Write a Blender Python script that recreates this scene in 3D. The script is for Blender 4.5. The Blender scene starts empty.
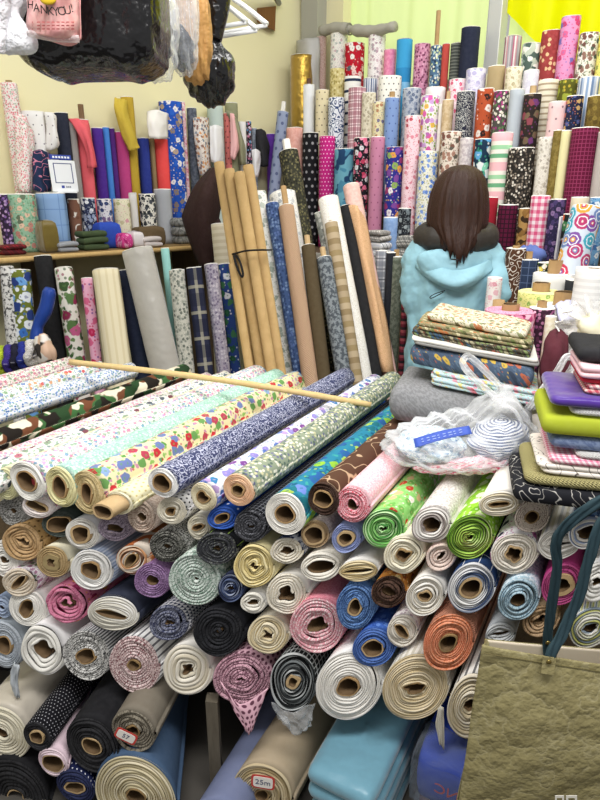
import bpy, math, random
import numpy as np
from mathutils import Vector, Matrix
C = bpy.context.scene.collection
SC = bpy.context.scene
# ---------------------------------------------------------------- camera
HC, PITCH, F = 1.5, math.radians(18.4), 600.0
cam = bpy.data.objects.new('camera', bpy.data.cameras.new('camera')); C.objects.link(cam)
cam.location = (0, 0, HC); cam.rotation_euler = (math.radians(90) - PITCH, 0, 0)
cam.data.sensor_fit = 'VERTICAL'; cam.data.sensor_height = 24; cam.data.lens = 24 * F / 800
cam.data.clip_start = 0.02
SC.camera = cam
# ---------------------------------------------------------------- world and lamps
w = bpy.data.worlds.new('daylight'); SC.world = w; w.use_nodes = True
w.node_tree.nodes['Background'].inputs[0].default_value = (1.0, 0.985, 0.955, 1)
w.node_tree.nodes['Background'].inputs[1].default_value = 0.30
def area(name, loc, target, size, sizey, power, col=(1, 1, 1)):
    l = bpy.data.lights.new(name, 'AREA'); l.shape = 'RECTANGLE'; l.size = size; l.size_y = sizey; l.energy = power; l.color = col
    o = bpy.data.objects.new(name, l); C.objects.link(o); o.location = loc
    o.rotation_euler = (Vector(target) - Vector(loc)).to_track_quat('-Z', 'Y').to_euler()
    return o
area('unseen_ceiling_lamp', (-0.5, 1.6, 3.3), (-0.4, 1.9, 0), 1.6, 0.5, 13, (1, .98, .95))
area('unseen_ceiling_lamp', (0.9, 2.6, 3.3), (0.8, 2.8, 0), 1.6, 0.5, 17, (1, .98, .95))
area('unseen_ceiling_lamp', (0.1, 0.25, 3.1), (0.0, 1.5, 0.4), 2.2, 0.5, 54, (1, .98, .96))  # unseen front fill, added to brighten the stacked roll ends
area('daylight_behind_awning', (2.6, 5.6, 3.6), (1.4, 3.9, 2.2), 3.0, 2.0, 60, (1, 1, .95))
SC.view_settings.view_transform = 'Standard'; SC.view_settings.look = 'None'
SC.view_settings.gamma = 1; SC.view_settings.use_curve_mapping = False
SC.view_settings.exposure = 0.62
SC.cycles.max_bounces = 8; SC.cycles.transparent_max_bounces = 16
# ---------------------------------------------------------------- geometry of the view: pixel rays to points in the place
def ray(px, py):
    x = (px - 300) / F; y = (400 - py) / F
    return np.array((x, math.cos(PITCH) + y * math.sin(PITCH), -math.sin(PITCH) + y * math.cos(PITCH)))
O = np.array((0, 0, HC))
def onplane(px, py, p0, n):
    r = ray(px, py); return O + r * (np.dot(np.array(p0) - O, n) / np.dot(r, n))
def atY(px, py, Y):
    r = ray(px, py); return O + r * (Y / r[1])
def atZ(px, py, z):
    r = ray(px, py); return O + r * ((z - HC) / r[2])
K = np.array((0.055, 4.6, 0))                       # the room corner
DL = np.array((-.682, -.731, 0)); NL = np.array((.731, -.682, 0))
DB = np.array((.731, -.682, 0)); NB = np.array((-.682, -.731, 0))
def onL(px, py, d): return onplane(px, py, K + NL * d, NL)
def onB(px, py, d): return onplane(px, py, K + NB * d, NB)
FP0 = np.array((0, 1.28, 0)); FN = np.array((.158, .987, 0))      # front of the stacked rolls
def onF(px, py, off=0.0): return onplane(px, py, FP0 - FN * off, FN)
def depth(p):
    return p[1] * math.cos(PITCH) - (p[2] - HC) * math.sin(PITCH)
def azv(a):
    a = math.radians(a); return np.array((math.sin(a), math.cos(a), 0.0))
Z = np.array((0, 0, 1.0))
# ---------------------------------------------------------------- materials
def lin(h):
    c = [int(h[i:i + 2], 16) / 255 for i in (0, 2, 4)]
    return tuple(x / 12.92 if x <= .04045 else ((x + .055) / 1.055) ** 2.4 for x in c) + (1,)
class NT:
    def __init__(s, name):
        s.m = bpy.data.materials.new(name); s.m.use_nodes = True
        s.t = s.m.node_tree; s.b = s.t.nodes['Principled BSDF']
        s.b.inputs['Specular IOR Level'].default_value = .25
    def n(s, ty, **k):
        x = s.t.nodes.new(ty)
        for a, b in k.items(): setattr(x, a, b)
        return x
    def l(s, a, b): s.t.links.new(a, b)
    def setin(s, sock, v):
        if isinstance(v, bpy.types.NodeSocket): s.l(v, sock)
        else: sock.default_value = v
    def math(s, op, a, b=0.0, c=0.0):
        x = s.n('ShaderNodeMath', operation=op)
        for i, v in enumerate((a, b, c)): s.setin(x.inputs[i], v)
        return x.outputs[0]
    def mix(s, f, a, b):
        x = s.n('ShaderNodeMix', data_type='RGBA')
        s.setin(x.inputs[0], f); s.setin(x.inputs[6], a); s.setin(x.inputs[7], b); return x.outputs[2]
    def vm(s, op, a, b=None, sc=None):
        x = s.n('ShaderNodeVectorMath', operation=op); s.setin(x.inputs[0], a)
        if b is not None: s.setin(x.inputs[1], b)
        if sc is not None: s.setin(x.inputs['Scale'], sc)
        return x.outputs[0]
    def uv(s): return s.n('ShaderNodeTexCoord').outputs['UV']
    def obj(s): return s.n('ShaderNodeTexCoord').outputs['Object']
    def noise(s, vec, sc, det=2.0, rough=.5, out=0):
        x = s.n('ShaderNodeTexNoise'); s.l(vec, x.inputs['Vector']); x.inputs['Scale'].default_value = sc
        x.inputs['Detail'].default_value = det; x.inputs['Roughness'].default_value = rough; return x.outputs[out]
    def voro(s, vec, sc, rnd=1.0, dist='EUCLIDEAN'):
        x = s.n('ShaderNodeTexVoronoi', voronoi_dimensions='2D', distance=dist); s.l(vec, x.inputs['Vector'])
        x.inputs['Scale'].default_value = sc; x.inputs['Randomness'].default_value = rnd; return x.outputs['Distance'], x.outputs['Color']
    def ramp(s, f, cols, const=True):
        x = s.n('ShaderNodeValToRGB'); r = x.color_ramp; r.interpolation = 'CONSTANT' if const else 'LINEAR'
        n = len(cols)
        while len(r.elements) < n: r.elements.new(.5)
        for i, c in enumerate(cols): r.elements[i].position = (i / n if const else i / max(1, n - 1)); r.elements[i].color = lin(c)
        s.l(f, x.inputs[0]); return x.outputs[0]
    def sep(s, v):
        x = s.n('ShaderNodeSeparateXYZ'); s.l(v, x.inputs[0]); return x.outputs
    def lt(s, a, b, soft=None):
        if soft is None: return s.math('LESS_THAN', a, b)
        x = s.n('ShaderNodeMapRange', clamp=True); s.l(a, x.inputs[0]); x.inputs[1].default_value = b - soft; x.inputs[2].default_value = b + soft
        x.inputs[3].default_value = 1; x.inputs[4].default_value = 0; return x.outputs[0]
    def bump(s, h, st, dist):
        x = s.n('ShaderNodeBump'); x.inputs['Strength'].default_value = st; x.inputs['Distance'].default_value = dist
        s.l(h, x.inputs['Height']); s.l(x.outputs[0], s.b.inputs['Normal'])
def floral(t, uv, base, cols, sc, dens=.75, leaf=None):
    sc = sc * 1.8
    d = t.vm('ADD', uv, t.vm('SCALE', t.noise(uv, sc * 2.2, 1, .5, 1), sc=.45 / sc))
    dist, col = t.voro(d, sc); q = t.sep(col)
    pet = t.ramp(q[0], cols)
    m = t.math('MULTIPLY', t.lt(dist, .36, .03), t.lt(q[1], dens))
    core = t.lt(dist, .1)
    c = lin(base) if isinstance(base, str) else base
    if leaf:
        d2, c2 = t.voro(t.vm('ADD', d, (3.3, 1.7, 0)), sc * 1.9)
        q2 = t.sep(c2)
        c = t.mix(t.math('MULTIPLY', t.lt(d2, .3, .04), t.lt(q2[1], .65)), c, t.ramp(q2[0], leaf))
    d3, c3 = t.voro(t.vm('ADD', uv, (7.1, 2.9, 0)), sc * 3.1); q3 = t.sep(c3)
    c = t.mix(t.math('MULTIPLY', t.math('MULTIPLY', t.lt(d3, .3, .05), t.lt(q3[1], .45)), .75), c, t.ramp(q3[0], cols + (leaf or [])))
    c = t.mix(m, c, pet)
    return t.mix(t.math('MULTIPLY', t.math('MULTIPLY', core, m), .55), c, lin(cols[-1]))
def dots(t, uv, base, col, sp, rad):
    x = t.sep(uv); v = t.math('DIVIDE', x[1], sp); row = t.math('FLOOR', v)
    u = t.math('ADD', t.math('DIVIDE', x[0], sp), t.math('MULTIPLY', row, .5))
    fu = t.math('SUBTRACT', t.math('FRACT', u), .5); fv = t.math('SUBTRACT', t.math('FRACT', v), .5)
    r = t.math('ADD', t.math('MULTIPLY', fu, fu), t.math('MULTIPLY', fv, fv))
    return t.mix(t.lt(r, rad * rad, rad * rad * .3), lin(base), lin(col))
def check(t, uv, a, b, sp):
    x = t.sep(uv)
    f = lambda s: t.lt(t.math('FRACT', t.math('DIVIDE', s, sp)), .5)
    return t.ramp(t.math('MULTIPLY', t.math('ADD', f(x[0]), f(x[1])), .42), [a, mixhex(a, b, .5), b])
def mixhex(a, b, f):
    return ''.join('%02x' % int(int(a[i:i + 2], 16) * (1 - f) + int(b[i:i + 2], 16) * f) for i in (0, 2, 4))
def grid(t, uv, base, lines, sp, wd):
    x = t.sep(uv); c = lin(base)
    for k in (0, 1):
        c = t.mix(t.lt(t.math('FRACT', t.math('DIVIDE', x[k], sp)), wd), c, lin(lines))
    return c
def plaid(t, uv, base, b1, b2, sp):
    x = t.sep(uv); c = lin(base)
    for k in (0, 1):
        fr = t.math('FRACT', t.math('DIVIDE', x[k], sp))
        c = t.mix(t.math('MULTIPLY', t.lt(fr, .5), .55), c, lin(b1))
        c = t.mix(t.math('MULTIPLY', t.lt(t.math('ABSOLUTE', t.math('SUBTRACT', fr, .75)), .06), .7), c, lin(b2))
    return c
def stripes(t, uv, ax, cols, per):
    return t.ramp(t.math('FRACT', t.math('DIVIDE', t.sep(uv)[ax], per)), cols)
def camo(t, uv, cols, sc):
    c = lin(cols[0])
    for i, k in enumerate(cols[1:]):
        n = t.noise(t.vm('ADD', uv, (i * 7.3 + 1.1, i * 3.9, i * 5.)), sc, 1.5, .4)
        c = t.mix(t.lt(n, .46, .012), c, lin(k))
    return c
def damask(t, uv, base, col, sc, amt=.5):
    n = t.noise(uv, sc * 1.7, 1.5, .5); k = t.math('ABSOLUTE', t.math('SINE', t.math('MULTIPLY', n, 24)))
    return t.mix(t.lt(k, amt * 1.25, .08), lin(base), lin(col))
def rosettes(t, uv, base, cols, sc):
    dist, col = t.voro(uv, sc, .75); q = t.sep(col); c = t.mix(.0, lin(base), lin(base))
    pet = t.ramp(q[0], cols); inn = t.ramp(q[1], cols[::-1])
    nz = t.math('MULTIPLY', t.noise(uv, sc * 5, 1), .16)
    d = t.math('ADD', dist, nz)
    c = t.mix(t.lt(d, .60, .02), c, pet); c = t.mix(t.lt(d, .42, .02), c, lin('e9ecf0')); c = t.mix(t.lt(d, .36, .02), c, pet)
    c = t.mix(t.lt(d, .24, .02), c, inn); return t.mix(t.lt(d, .15, .02), c, lin('e6dfd0'))
def tweed(t, uv, a, b, sc, amt=.5):
    return t.mix(t.lt(t.noise(uv, sc, 2, .6), amt, .05), lin(a), lin(b))
def tiny(t, uv, base, cols, sc):
    d, c = t.voro(uv, sc); q = t.sep(c)
    return t.mix(t.math('MULTIPLY', t.lt(d, .42, .05), t.lt(q[1], .8)), lin(base), t.ramp(q[0], cols))
def houndstooth(t, uv, a, b, sp):
    x = t.sep(uv); s = t.math('ADD', x[0], x[1])
    c1 = t.lt(t.math('FRACT', t.math('DIVIDE', x[0], sp)), .5); c2 = t.lt(t.math('FRACT', t.math('DIVIDE', x[1], sp)), .5)
    return t.mix(t.math('GREATER_THAN', t.math('ADD', t.math('ADD', c1, c2), t.lt(t.math('FRACT', t.math('DIVIDE', s, sp)), .3)), 1.4), lin(a), lin(b))
PAT = dict(ro=rosettes, fl=floral, dt=dots, ck=check, gr=grid, pd=plaid, st=stripes, cm=camo, dm=damask, tw=tweed, ti=tiny, ht=houndstooth)
CACHE = {}
def fab(spec, rough=.88):
    """Cloth from a short recipe: ('pl', colour), ('fl', base, colours, scale, density, leaf colours) ..."""
    key = repr((spec, rough))
    if key in CACHE: return CACHE[key]
    t = NT('cloth_' + spec[0]); t.b.inputs['Roughness'].default_value = rough
    uv = t.uv()
    if spec[0] == 'pl':
        c = t.mix(t.math('MULTIPLY', t.noise(t.obj(), 60, 3), .35), lin(spec[1]), lin(mixhex(spec[1], 'ffffff', .22)))
        t.bump(t.noise(uv, 900, 1), .12, .002)
    elif spec[0] == 'sh':        # satin
        c = lin(spec[1]); t.b.inputs['Roughness'].default_value = .3; t.b.inputs['Sheen Weight'].default_value = .4
        t.b.inputs['Metallic'].default_value = spec[2]; t.bump(t.noise(t.obj(), 14, 2), .5, .02)
    elif spec[0] == 'qt':        # quilting and cable: relief only
        c = lin(spec[1]); x = t.sep(uv); sp = spec[2]
        a = t.math('SINE', t.math('MULTIPLY', t.math('ADD', x[0], x[1]), 6.283 / sp)); b = t.math('SINE', t.math('MULTIPLY', t.math('SUBTRACT', x[0], x[1]), 6.283 / sp))
        t.bump(t.math('MULTIPLY', t.math('ABSOLUTE', a), t.math('ABSOLUTE', b)), 1, sp * .25)
        if len(spec) > 3: c = t.mix(t.lt(t.math('ABSOLUTE', t.math('MULTIPLY', a, b)), .12), c, lin(spec[3]))
    elif spec[0] == 'en':        # cut ends: wound layers with the print showing at the edge
        base, sp, amt = spec[1], spec[2], spec[3]
        n = t.noise(t.vm('MULTIPLY', uv, (1.0, .25, 1)), 330, 2, .7)
        n2 = t.noise(t.obj(), 40, 2)
        c = t.mix(t.math('MULTIPLY', n2, .3), lin(base), lin(mixhex(base, 'ffffff', .35)))
        c = t.mix(t.lt(n, .3 + amt * .35, .05), c, lin(sp))
        t.bump(t.noise(uv, 700, 2), .35, .004)
    elif spec[0] == 'el':        # edges of separate cloth plies in turn
        c = t.ramp(t.math('FRACT', t.math('MULTIPLY', t.sep(uv)[1], spec[2])), spec[1])
        t.bump(t.noise(uv, 700, 2), .3, .003)
    else:
        c = PAT[spec[0]](t, uv, *spec[1:])
        t.bump(t.noise(uv, 900, 1), .12, .002)
    t.setin(t.b.inputs['Base Color'], c)
    CACHE[key] = t.m
    return t.m
def simple(name, hx, rough=.6, metal=0, bump=None):
    key = (name, hx)
    if key in CACHE: return CACHE[key]
    t = NT(name); t.b.inputs['Base Color'].default_value = lin(hx); t.b.inputs['Roughness'].default_value = rough; t.b.inputs['Metallic'].default_value = metal
    if bump: t.bump(t.noise(t.obj(), bump[0], 4, .6), bump[1], bump[2])
    CACHE[key] = t.m; return t.m
def cardboard(hx='b48f5c'):
    key = ('card', hx)
    if key in CACHE: return CACHE[key]
    t = NT('cardboard'); t.b.inputs['Roughness'].default_value = .7
    n = t.noise(t.obj(), 25, 4, .6)
    t.l(t.mix(n, lin(mixhex(hx, '000000', .12)), lin(mixhex(hx, 'ffffff', .15))), t.b.inputs['Base Color'])
    CACHE[key] = t.m; return t.m
def wood(hx, dark):
    key = ('wood', hx)
    if key in CACHE: return CACHE[key]
    t = NT('wood'); t.b.inputs['Roughness'].default_value = .7
    n = t.noise(t.vm('MULTIPLY', t.obj(), (14, 14, 2)), 6, 4, .65)
    t.l(t.mix(n, lin(dark), lin(hx)), t.b.inputs['Base Color']); t.bump(n, .3, .004)
    CACHE[key] = t.m; return t.m
def film(name, haze, hx='ffffff', rough=.12, crinkle=30):
    key = (name, hx, haze)
    if key in CACHE: return CACHE[key]
    t = NT(name); t.b.inputs['Base Color'].default_value = lin(hx); t.b.inputs['Roughness'].default_value = rough; t.b.inputs['Specular IOR Level'].default_value = .8
    h = t.noise(t.obj(), crinkle, 3, .6); t.bump(h, .7, .012)
    tr = t.n('ShaderNodeBsdfTransparent'); mx = t.n('ShaderNodeMixShader')
    lw = t.n('ShaderNodeLayerWeight'); lw.inputs[0].default_value = .35
    n2 = t.noise(t.obj(), crinkle * .6, 4, .7)
    f = t.math('ADD', t.math('MULTIPLY', lw.outputs[1], .55), t.math('MULTIPLY', n2, haze * 2), 0); f = t.math('MINIMUM', f, .95)
    t.l(f, mx.inputs[0]); t.l(tr.outputs[0], mx.inputs[1]); t.l(t.b.outputs[0], mx.inputs[2])
    t.l(mx.outputs[0], t.t.nodes['Material Output'].inputs[0])
    CACHE[key] = t.m; return t.m
# ---------------------------------------------------------------- object helpers
AT = {}
def link(name, verts, faces, mats, parent=None, uvs=None, mi=None, smooth=True, loc=(0, 0, 0)):
    me = bpy.data.meshes.new(name); loc = np.array(loc, float)
    v = np.asarray(verts, float) - loc

    me.from_pydata(v.tolist(), [], [list(map(int, f)) for f in faces])
    for m in (mats if isinstance(mats, (list, tuple)) else [mats]): me.materials.append(m)
    if mi is not None: me.polygons.foreach_set('material_index', np.asarray(mi, np.int32))
    if smooth: me.polygons.foreach_set('use_smooth', np.ones(len(me.polygons), bool))
    if uvs is not None:
        lay = me.uv_layers.new(name='UVMap'); idx = np.empty(len(me.loops), np.int32); me.loops.foreach_get('vertex_index', idx)
        lay.data.foreach_set('uv', np.asarray(uvs, float)[idx].ravel())
    me.update()
    o = bpy.data.objects.new(name, me); C.objects.link(o); o.location = loc.tolist()
    if np.any(loc): AT[o.name] = loc

    return o
def tag(o, label, cat, group=None, kind=None):
    if label: o['label'] = label
    if cat: o['category'] = cat
    if group: o['group'] = group
    if kind: o['kind'] = kind
    return o
def thing(name, label, cat, at=(0, 0, 0), group=None):
    o = bpy.data.objects.new(name, None); C.objects.link(o); o.location = [float(x) for x in at]; o.empty_display_size = .05
    AT[o.name] = np.array(at, float)
    return tag(o, label, cat, group)
def part(name, verts, faces, mats, parent, **k):
    at = np.zeros(3)
    p = parent
    while p is not None: at = at + np.array(AT.get(p.name, (0, 0, 0))); p = p.parent
    o = link(name, np.asarray(verts, float) - at, faces, mats, None, **k)
    o.parent = parent
    return o
def struct(name, verts, faces, mat, **k):
    o = link(name, verts, faces, mat, **k); o['kind'] = 'structure'; return o
def boxv(lo, hi):
    (a, b, c), (d, e, f) = lo, hi
    v = [(a, b, c), (d, b, c), (d, e, c), (a, e, c), (a, b, f), (d, b, f), (d, e, f), (a, e, f)]
    return v, [(0, 3, 2, 1), (4, 5, 6, 7), (0, 1, 5, 4), (1, 2, 6, 5), (2, 3, 7, 6), (3, 0, 4, 7)]
def slabv(p, q, n, d0, d1, z0, z1):
    """upright slab between plan points p and q, from d0 to d1 along the normal n"""
    p = np.array(p, float); q = np.array(q, float); n = np.array(n, float)
    a, b, c, d = p + n * d0, q + n * d0, q + n * d1, p + n * d1
    v = [(*x[:2], z0) for x in (a, b, c, d)] + [(*x[:2], z1) for x in (a, b, c, d)]
    return v, [(0, 3, 2, 1), (4, 5, 6, 7), (0, 1, 5, 4), (1, 2, 6, 5), (2, 3, 7, 6), (3, 0, 4, 7)]
def bevel(o, w, seg=2):
    m = o.modifiers.new('bevel', 'BEVEL'); m.width = w; m.segments = seg; m.limit_method = 'ANGLE'; return o
def tubev(path, rad, n=12, cap=True, flat=1.0, up=Z):
    """swept tube along path; rad a number or one per point; flat squashes it along the second axis"""
    P = np.asarray(path, float); m = len(P); R = np.broadcast_to(np.asarray(rad, float), (m,))
    T = np.gradient(P, axis=0); T /= np.linalg.norm(T, axis=1)[:, None]
    u = np.cross(T[0], up); u = np.array((1., 0, 0)) if np.linalg.norm(u) < 1e-3 else u / np.linalg.norm(u)
    V = []; uv = []; a = np.linspace(0, 2 * math.pi, n, endpoint=False); s = 0
    for i in range(m):
        u = u - T[i] * np.dot(u, T[i]); u /= np.linalg.norm(u); b = np.cross(T[i], u)
        if i: s += np.linalg.norm(P[i] - P[i - 1])
        for k in a:
            V.append(P[i] + R[i] * (math.cos(k) * u + flat * math.sin(k) * b)); uv.append((k * R.max(), s))
    Fc = [(i * n + j, i * n + (j + 1) % n, (i + 1) * n + (j + 1) % n, (i + 1) * n + j) for i in range(m - 1) for j in range(n)]
    if cap: Fc += [tuple(range(n - 1, -1, -1)), tuple((m - 1) * n + j for j in range(n))]
    return V, Fc, uv
def catmull(P, k=8):
    P = np.asarray(P, float); Q = np.vstack([2 * P[0] - P[1], P, 2 * P[-1] - P[-2]]); out = []
    for i in range(1, len(Q) - 2):
        for t in np.linspace(0, 1, k, endpoint=False):
            a, b, c, d = Q[i - 1:i + 3]
            out.append(.5 * (2 * b + (c - a) * t + (2 * a - 5 * b + 4 * c - d) * t * t + (3 * b - a - 3 * c + d) * t ** 3))
    out.append(P[-1]); return np.array(out)
def sheetv(rows, k=6, wob=0.0, seed=0):
    """cloth sheet through a grid of control points, smooth both ways"""
    R = np.array([catmull(r, k) for r in rows]); R = np.array([catmull(R[:, j], k) for j in range(R.shape[1])]).transpose(1, 0, 2)
    m, n = R.shape[:2]
    if wob:
        rg = np.random.RandomState(seed); i = np.linspace(0, 1, m)[:, None]; j = np.linspace(0, 1, n)[None]
        h = sum(np.sin(6.3 * (rg.uniform(-2, 2) * i + rg.uniform(-3, 3) * j) + rg.uniform(0, 6)) for _ in range(5)) * wob / 3
        du = np.gradient(R, axis=0); dv = np.gradient(R, axis=1); nn = np.cross(du, dv); nn /= (np.linalg.norm(nn, axis=2)[..., None] + 1e-9)
        R = R + nn * h[..., None]
    V = R.reshape(-1, 3)
    us = np.concatenate([[0], np.cumsum(np.linalg.norm(np.diff(R[m // 2], axis=0), axis=1))]); vs = np.concatenate([[0], np.cumsum(np.linalg.norm(np.diff(R[:, n // 2], axis=0), axis=1))])
    uv = [(us[j], vs[i]) for i in range(m) for j in range(n)]
    Fc = [(i * n + j, i * n + j + 1, (i + 1) * n + j + 1, (i + 1) * n + j) for i in range(m - 1) for j in range(n - 1)]
    return V, Fc, uv
def solid(o, th, off=0):
    m = o.modifiers.new('thickness', 'SOLIDIFY'); m.thickness = th; m.offset = off; return o
def ellv(c, r, nu=32, nv=20, fn=None):
    """closed rounded body; fn(direction, point) may reshape it"""
    V = []; uv = []
    for i in range(nv + 1):
        p = math.pi * i / nv
        for j in range(nu):
            q = 2 * math.pi * j / nu
            d = np.array((math.sin(p) * math.cos(q), math.sin(p) * math.sin(q), math.cos(p)))
            x = np.array(c) + d * np.array(r)
            if fn: x = fn(d, x)
            V.append(x); uv.append((q * max(r), p * max(r)))
    Fc = [(i * nu + j, (i + 1) * nu + j, (i + 1) * nu + (j + 1) % nu, i * nu + (j + 1) % nu) for i in range(nv) for j in range(nu)]
    return V, Fc, uv
# ---------------------------------------------------------------- the roll of cloth
def harm(rg, n, ks, amp):
    a = np.linspace(0, 2 * math.pi, n, endpoint=False); s = np.zeros(n)
    for k in ks: s += rg.uniform(.3, 1) / k * np.cos(k * a + rg.uniform(0, 6.28))
    return amp * s
def rollv(Cn, U, V_, W, L, a, b, seed, N=56, turns=7, inner=(.3, .3, 0), iw=.06, ow=.02, relief=.004, dip=.006, rings=12, body=.012, hollow=.6, taper=1.0):
    """spiral-wound cloth: cut end at Cn in the U/V_ plane, body running along W"""
    rg = np.random.RandomState(seed)
    ang = np.linspace(0, 2 * math.pi, N, endpoint=False)
    fx, fy, rot = inner; ca, sa = math.cos(rot), math.sin(rot)
    hin = 1 + harm(rg, N, (2, 3, 4, 5, 7), iw * 2); hout = 1 + harm(rg, N, (2, 3, 4, 5), ow * 2)
    s0 = rg.uniform(0, 6.28)
    ex = fx * np.cos(ang) * hin; ey = fy * np.sin(ang) * hin
    inn = np.stack([(ex * ca - ey * sa) * min(a, b) , (ex * sa + ey * ca) * min(a, b)], 1)
    out = np.stack([a * np.cos(ang) * hout, b * np.sin(ang) * hout], 1)
    # polar resample of the inner curve is not needed: both are star shaped and share the parameter
    p = 1.0 / turns
    M = turns * N + 1
    tcol = np.arange(M) / N
    off = rg.uniform(-1, 1, turns + 2)
    lw = rg.uniform(-1, 1, (turns + 2, 3))
    VV = []; UVs = []; MI = []; Fc = []
    arc = 0; prev = None
    rr = [(-.5, dip), (-.22, 0), (.22, 0), (.5, dip)]
    for i in range(M):
        t = tcol[i]; j = i % N; k = int(t); f = t - k
        h = relief * (off[k] * (1 - f) + off[k + 1] * f) + relief * .5 * math.sin(3 * ang[j] + lw[k][0] * 3) * lw[k][1]
        jit = p * .16 * (lw[k][2] * (1 - f) + lw[k + 1][2] * f) * math.sin(2 * ang[j] + lw[k][0] * 4)
        for q, (dr, dz) in enumerate(rr):
            s = (t + dr) / turns * (1 - p * .5) + (jit if 0 < q < 3 else 0)
            s = min(max(s, 0), 1)
            x = inn[j] * (1 - s) + out[j] * s
            VV.append(Cn + U * x[0] + V_ * x[1] + W * (h + dz)); UVs.append((0, t * .02 + q * .004))
        cur = VV[-3]
        if prev is not None: arc += np.linalg.norm(cur - prev)
        prev = cur
        for q in range(4): UVs[-4 + q] = (arc, UVs[-4 + q][1])
        if i:
            b0 = (i - 1) * 4; b1 = i * 4
            for q in range(3): Fc.append((b0 + q, b0 + q + 1, b1 + q + 1, b1 + q)); MI.append(1)
    # body
    ws = np.concatenate([[0.0, .004], np.linspace(.03, L, rings)])
    base = len(VV); seam = np.arange(N + 1) / N
    k1 = rg.randint(2, 5); ph = rg.uniform(0, 6.28, 6)
    for wi, wv in enumerate(ws):
        grow = .985 if wi == 0 else 1.0
        tp = 1 + (taper - 1) * wv / L
        for j in range(N + 1):
            s = (turns - 1 + seam[j] + .5) / turns * (1 - p * .5); s = min(s, 1)
            x = (inn[j % N] * (1 - s) + out[j % N] * s) * grow * tp
            th = ang[j % N]
            x = x * (1 + body * (math.sin(k1 * th + 9 * wv / L + ph[0]) * .6 + math.sin(3 * th - 23 * wv / L + ph[1]) * .35 + math.sin(17 * wv / L + th + ph[2]) * .4) * min(1, wv / (L * .1)))
            VV.append(Cn + U * x[0] + V_ * x[1] + W * (wv + (dip if wi == 0 else 0))); UVs.append((seam[j] * math.pi * (a + b), wv))
    n1 = N + 1
    for wi in range(len(ws) - 1):
        for j in range(N):
            q = base + wi * n1 + j; Fc.append((q, q + 1, q + n1 + 1, q + n1)); MI.append(0)
        q = base + wi * n1; Fc.append((q + N, q, q + n1, q + N + n1)); MI.append(0)
    last = base + (len(ws) - 1) * n1
    cidx = len(VV); VV.append(Cn + W * L); UVs.append((0, 0))
    for j in range(N): Fc.append((last + j, last + j + 1, cidx)); MI.append(1)
    # wall of the hole
    hb = len(VV)
    for wv in (dip, hollow * L):
        for j in range(N):
            VV.append(Cn + U * inn[j][0] + V_ * inn[j][1] + W * wv); UVs.append((j * .003, wv))
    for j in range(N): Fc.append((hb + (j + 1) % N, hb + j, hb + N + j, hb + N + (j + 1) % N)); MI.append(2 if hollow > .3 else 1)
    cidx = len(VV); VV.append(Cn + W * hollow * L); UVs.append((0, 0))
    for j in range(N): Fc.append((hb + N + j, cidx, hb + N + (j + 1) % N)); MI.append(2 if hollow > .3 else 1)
    return VV, Fc, UVs, MI, inn
def corev(Cn, U, V_, W, inn, L, out, th, seed=0):
    """cardboard core: open tube with wall thickness following the hole of the roll"""
    n = len(inn); V = []
    r = np.linalg.norm(inn, axis=1)
    ins = inn * np.maximum(.3, (r - th) / r)[:, None]; oo = inn * .985
    rg = np.random.RandomState(seed); dw = harm(rg, n, (2, 3, 5), .0015)
    for cur, wv in ((oo, L), (oo, -out), (ins, -out), (ins, L)):
        for j in range(n): V.append(Cn + U * cur[j][0] + V_ * cur[j][1] + W * (wv + (dw[j] if wv < 0 else 0)))
    Fc = [(k * n + j, k * n + (j + 1) % n, (k + 1) * n + (j + 1) % n, (k + 1) * n + j) for k in range(3) for j in range(n)]
    Fc.append(tuple(3 * n + j for j in range(n)))
    return V, Fc
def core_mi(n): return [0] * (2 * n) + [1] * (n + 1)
CIN_SHADE = cardboard('644a2c')  # insides of cores and holes: same card, shade put into the colour
def roll(label, group, Cn, U, V_, W, L, a, b, bodym, endm, core=None, seed=0, cat='fabric roll', name='fabric_roll', **k):
    """core: None, or dict(r=(fx, fy, rot), out=how far it sticks out, th=wall, mat=...)"""
    if core: k.setdefault('inner', core['r'])
    V, Fc, uv, mi, inn = rollv(Cn, U, V_, W, L, a, b, seed, **k)
    if core is None:
        o = link(name, V, Fc, [bodym, endm, CIN_SHADE], uvs=uv, mi=mi, loc=Cn); tag(o, label, cat, group); return o
    t = thing(name, label, cat, Cn, group)
    part('rolled_cloth', V, Fc, [bodym, endm], t, uvs=uv, mi=mi)
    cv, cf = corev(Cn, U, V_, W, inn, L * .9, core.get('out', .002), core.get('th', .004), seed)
    part('cardboard_core', cv, cf, [core.get('mat', cardboard()), CIN_SHADE], t, smooth=False, mi=core_mi(len(inn)))
    return t
# ---------------------------------------------------------------- the setting
ZF = -0.06
PZ = -0.19
WH = 3.1
t = NT('plaster_cream'); t.b.inputs['Roughness'].default_value = .8
t.l(t.mix(t.noise(t.obj(), 3, 3), lin('e6dfb2'), lin('ede7c0')), t.b.inputs['Base Color']); PLASTER = t.m
t = NT('concrete_floor'); t.b.inputs['Roughness'].default_value = .7
t.l(t.mix(t.noise(t.obj(), 5, 4), lin('4a4743'), lin('5a5650')), t.b.inputs['Base Color']); FLOORM = t.m
v, f = boxv((-3.2, -1.2, PZ - .05), (3.2, 2.2, PZ)); struct('floor', v, f, FLOORM, smooth=False)
v, f = boxv((-3.2, 2.2, PZ - .05), (3.2, 6.0, ZF)); struct('floor_raised', v, f, FLOORM, smooth=False)
v, f = slabv(K, K + DL * 5.2, NL, -.08, 0, ZF, WH); struct('wall_left', v, f, PLASTER, smooth=False)
v, f = slabv(K, K + DB * .30, NB, -.08, 0, ZF, WH); struct('wall_back', v, f, PLASTER, smooth=False)
v, f = slabv(K + DB * .30, K + DB * 4.0, NB, -.08, 0, ZF, 2.16); struct('wall_back_lower', v, f, PLASTER, smooth=False)
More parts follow.
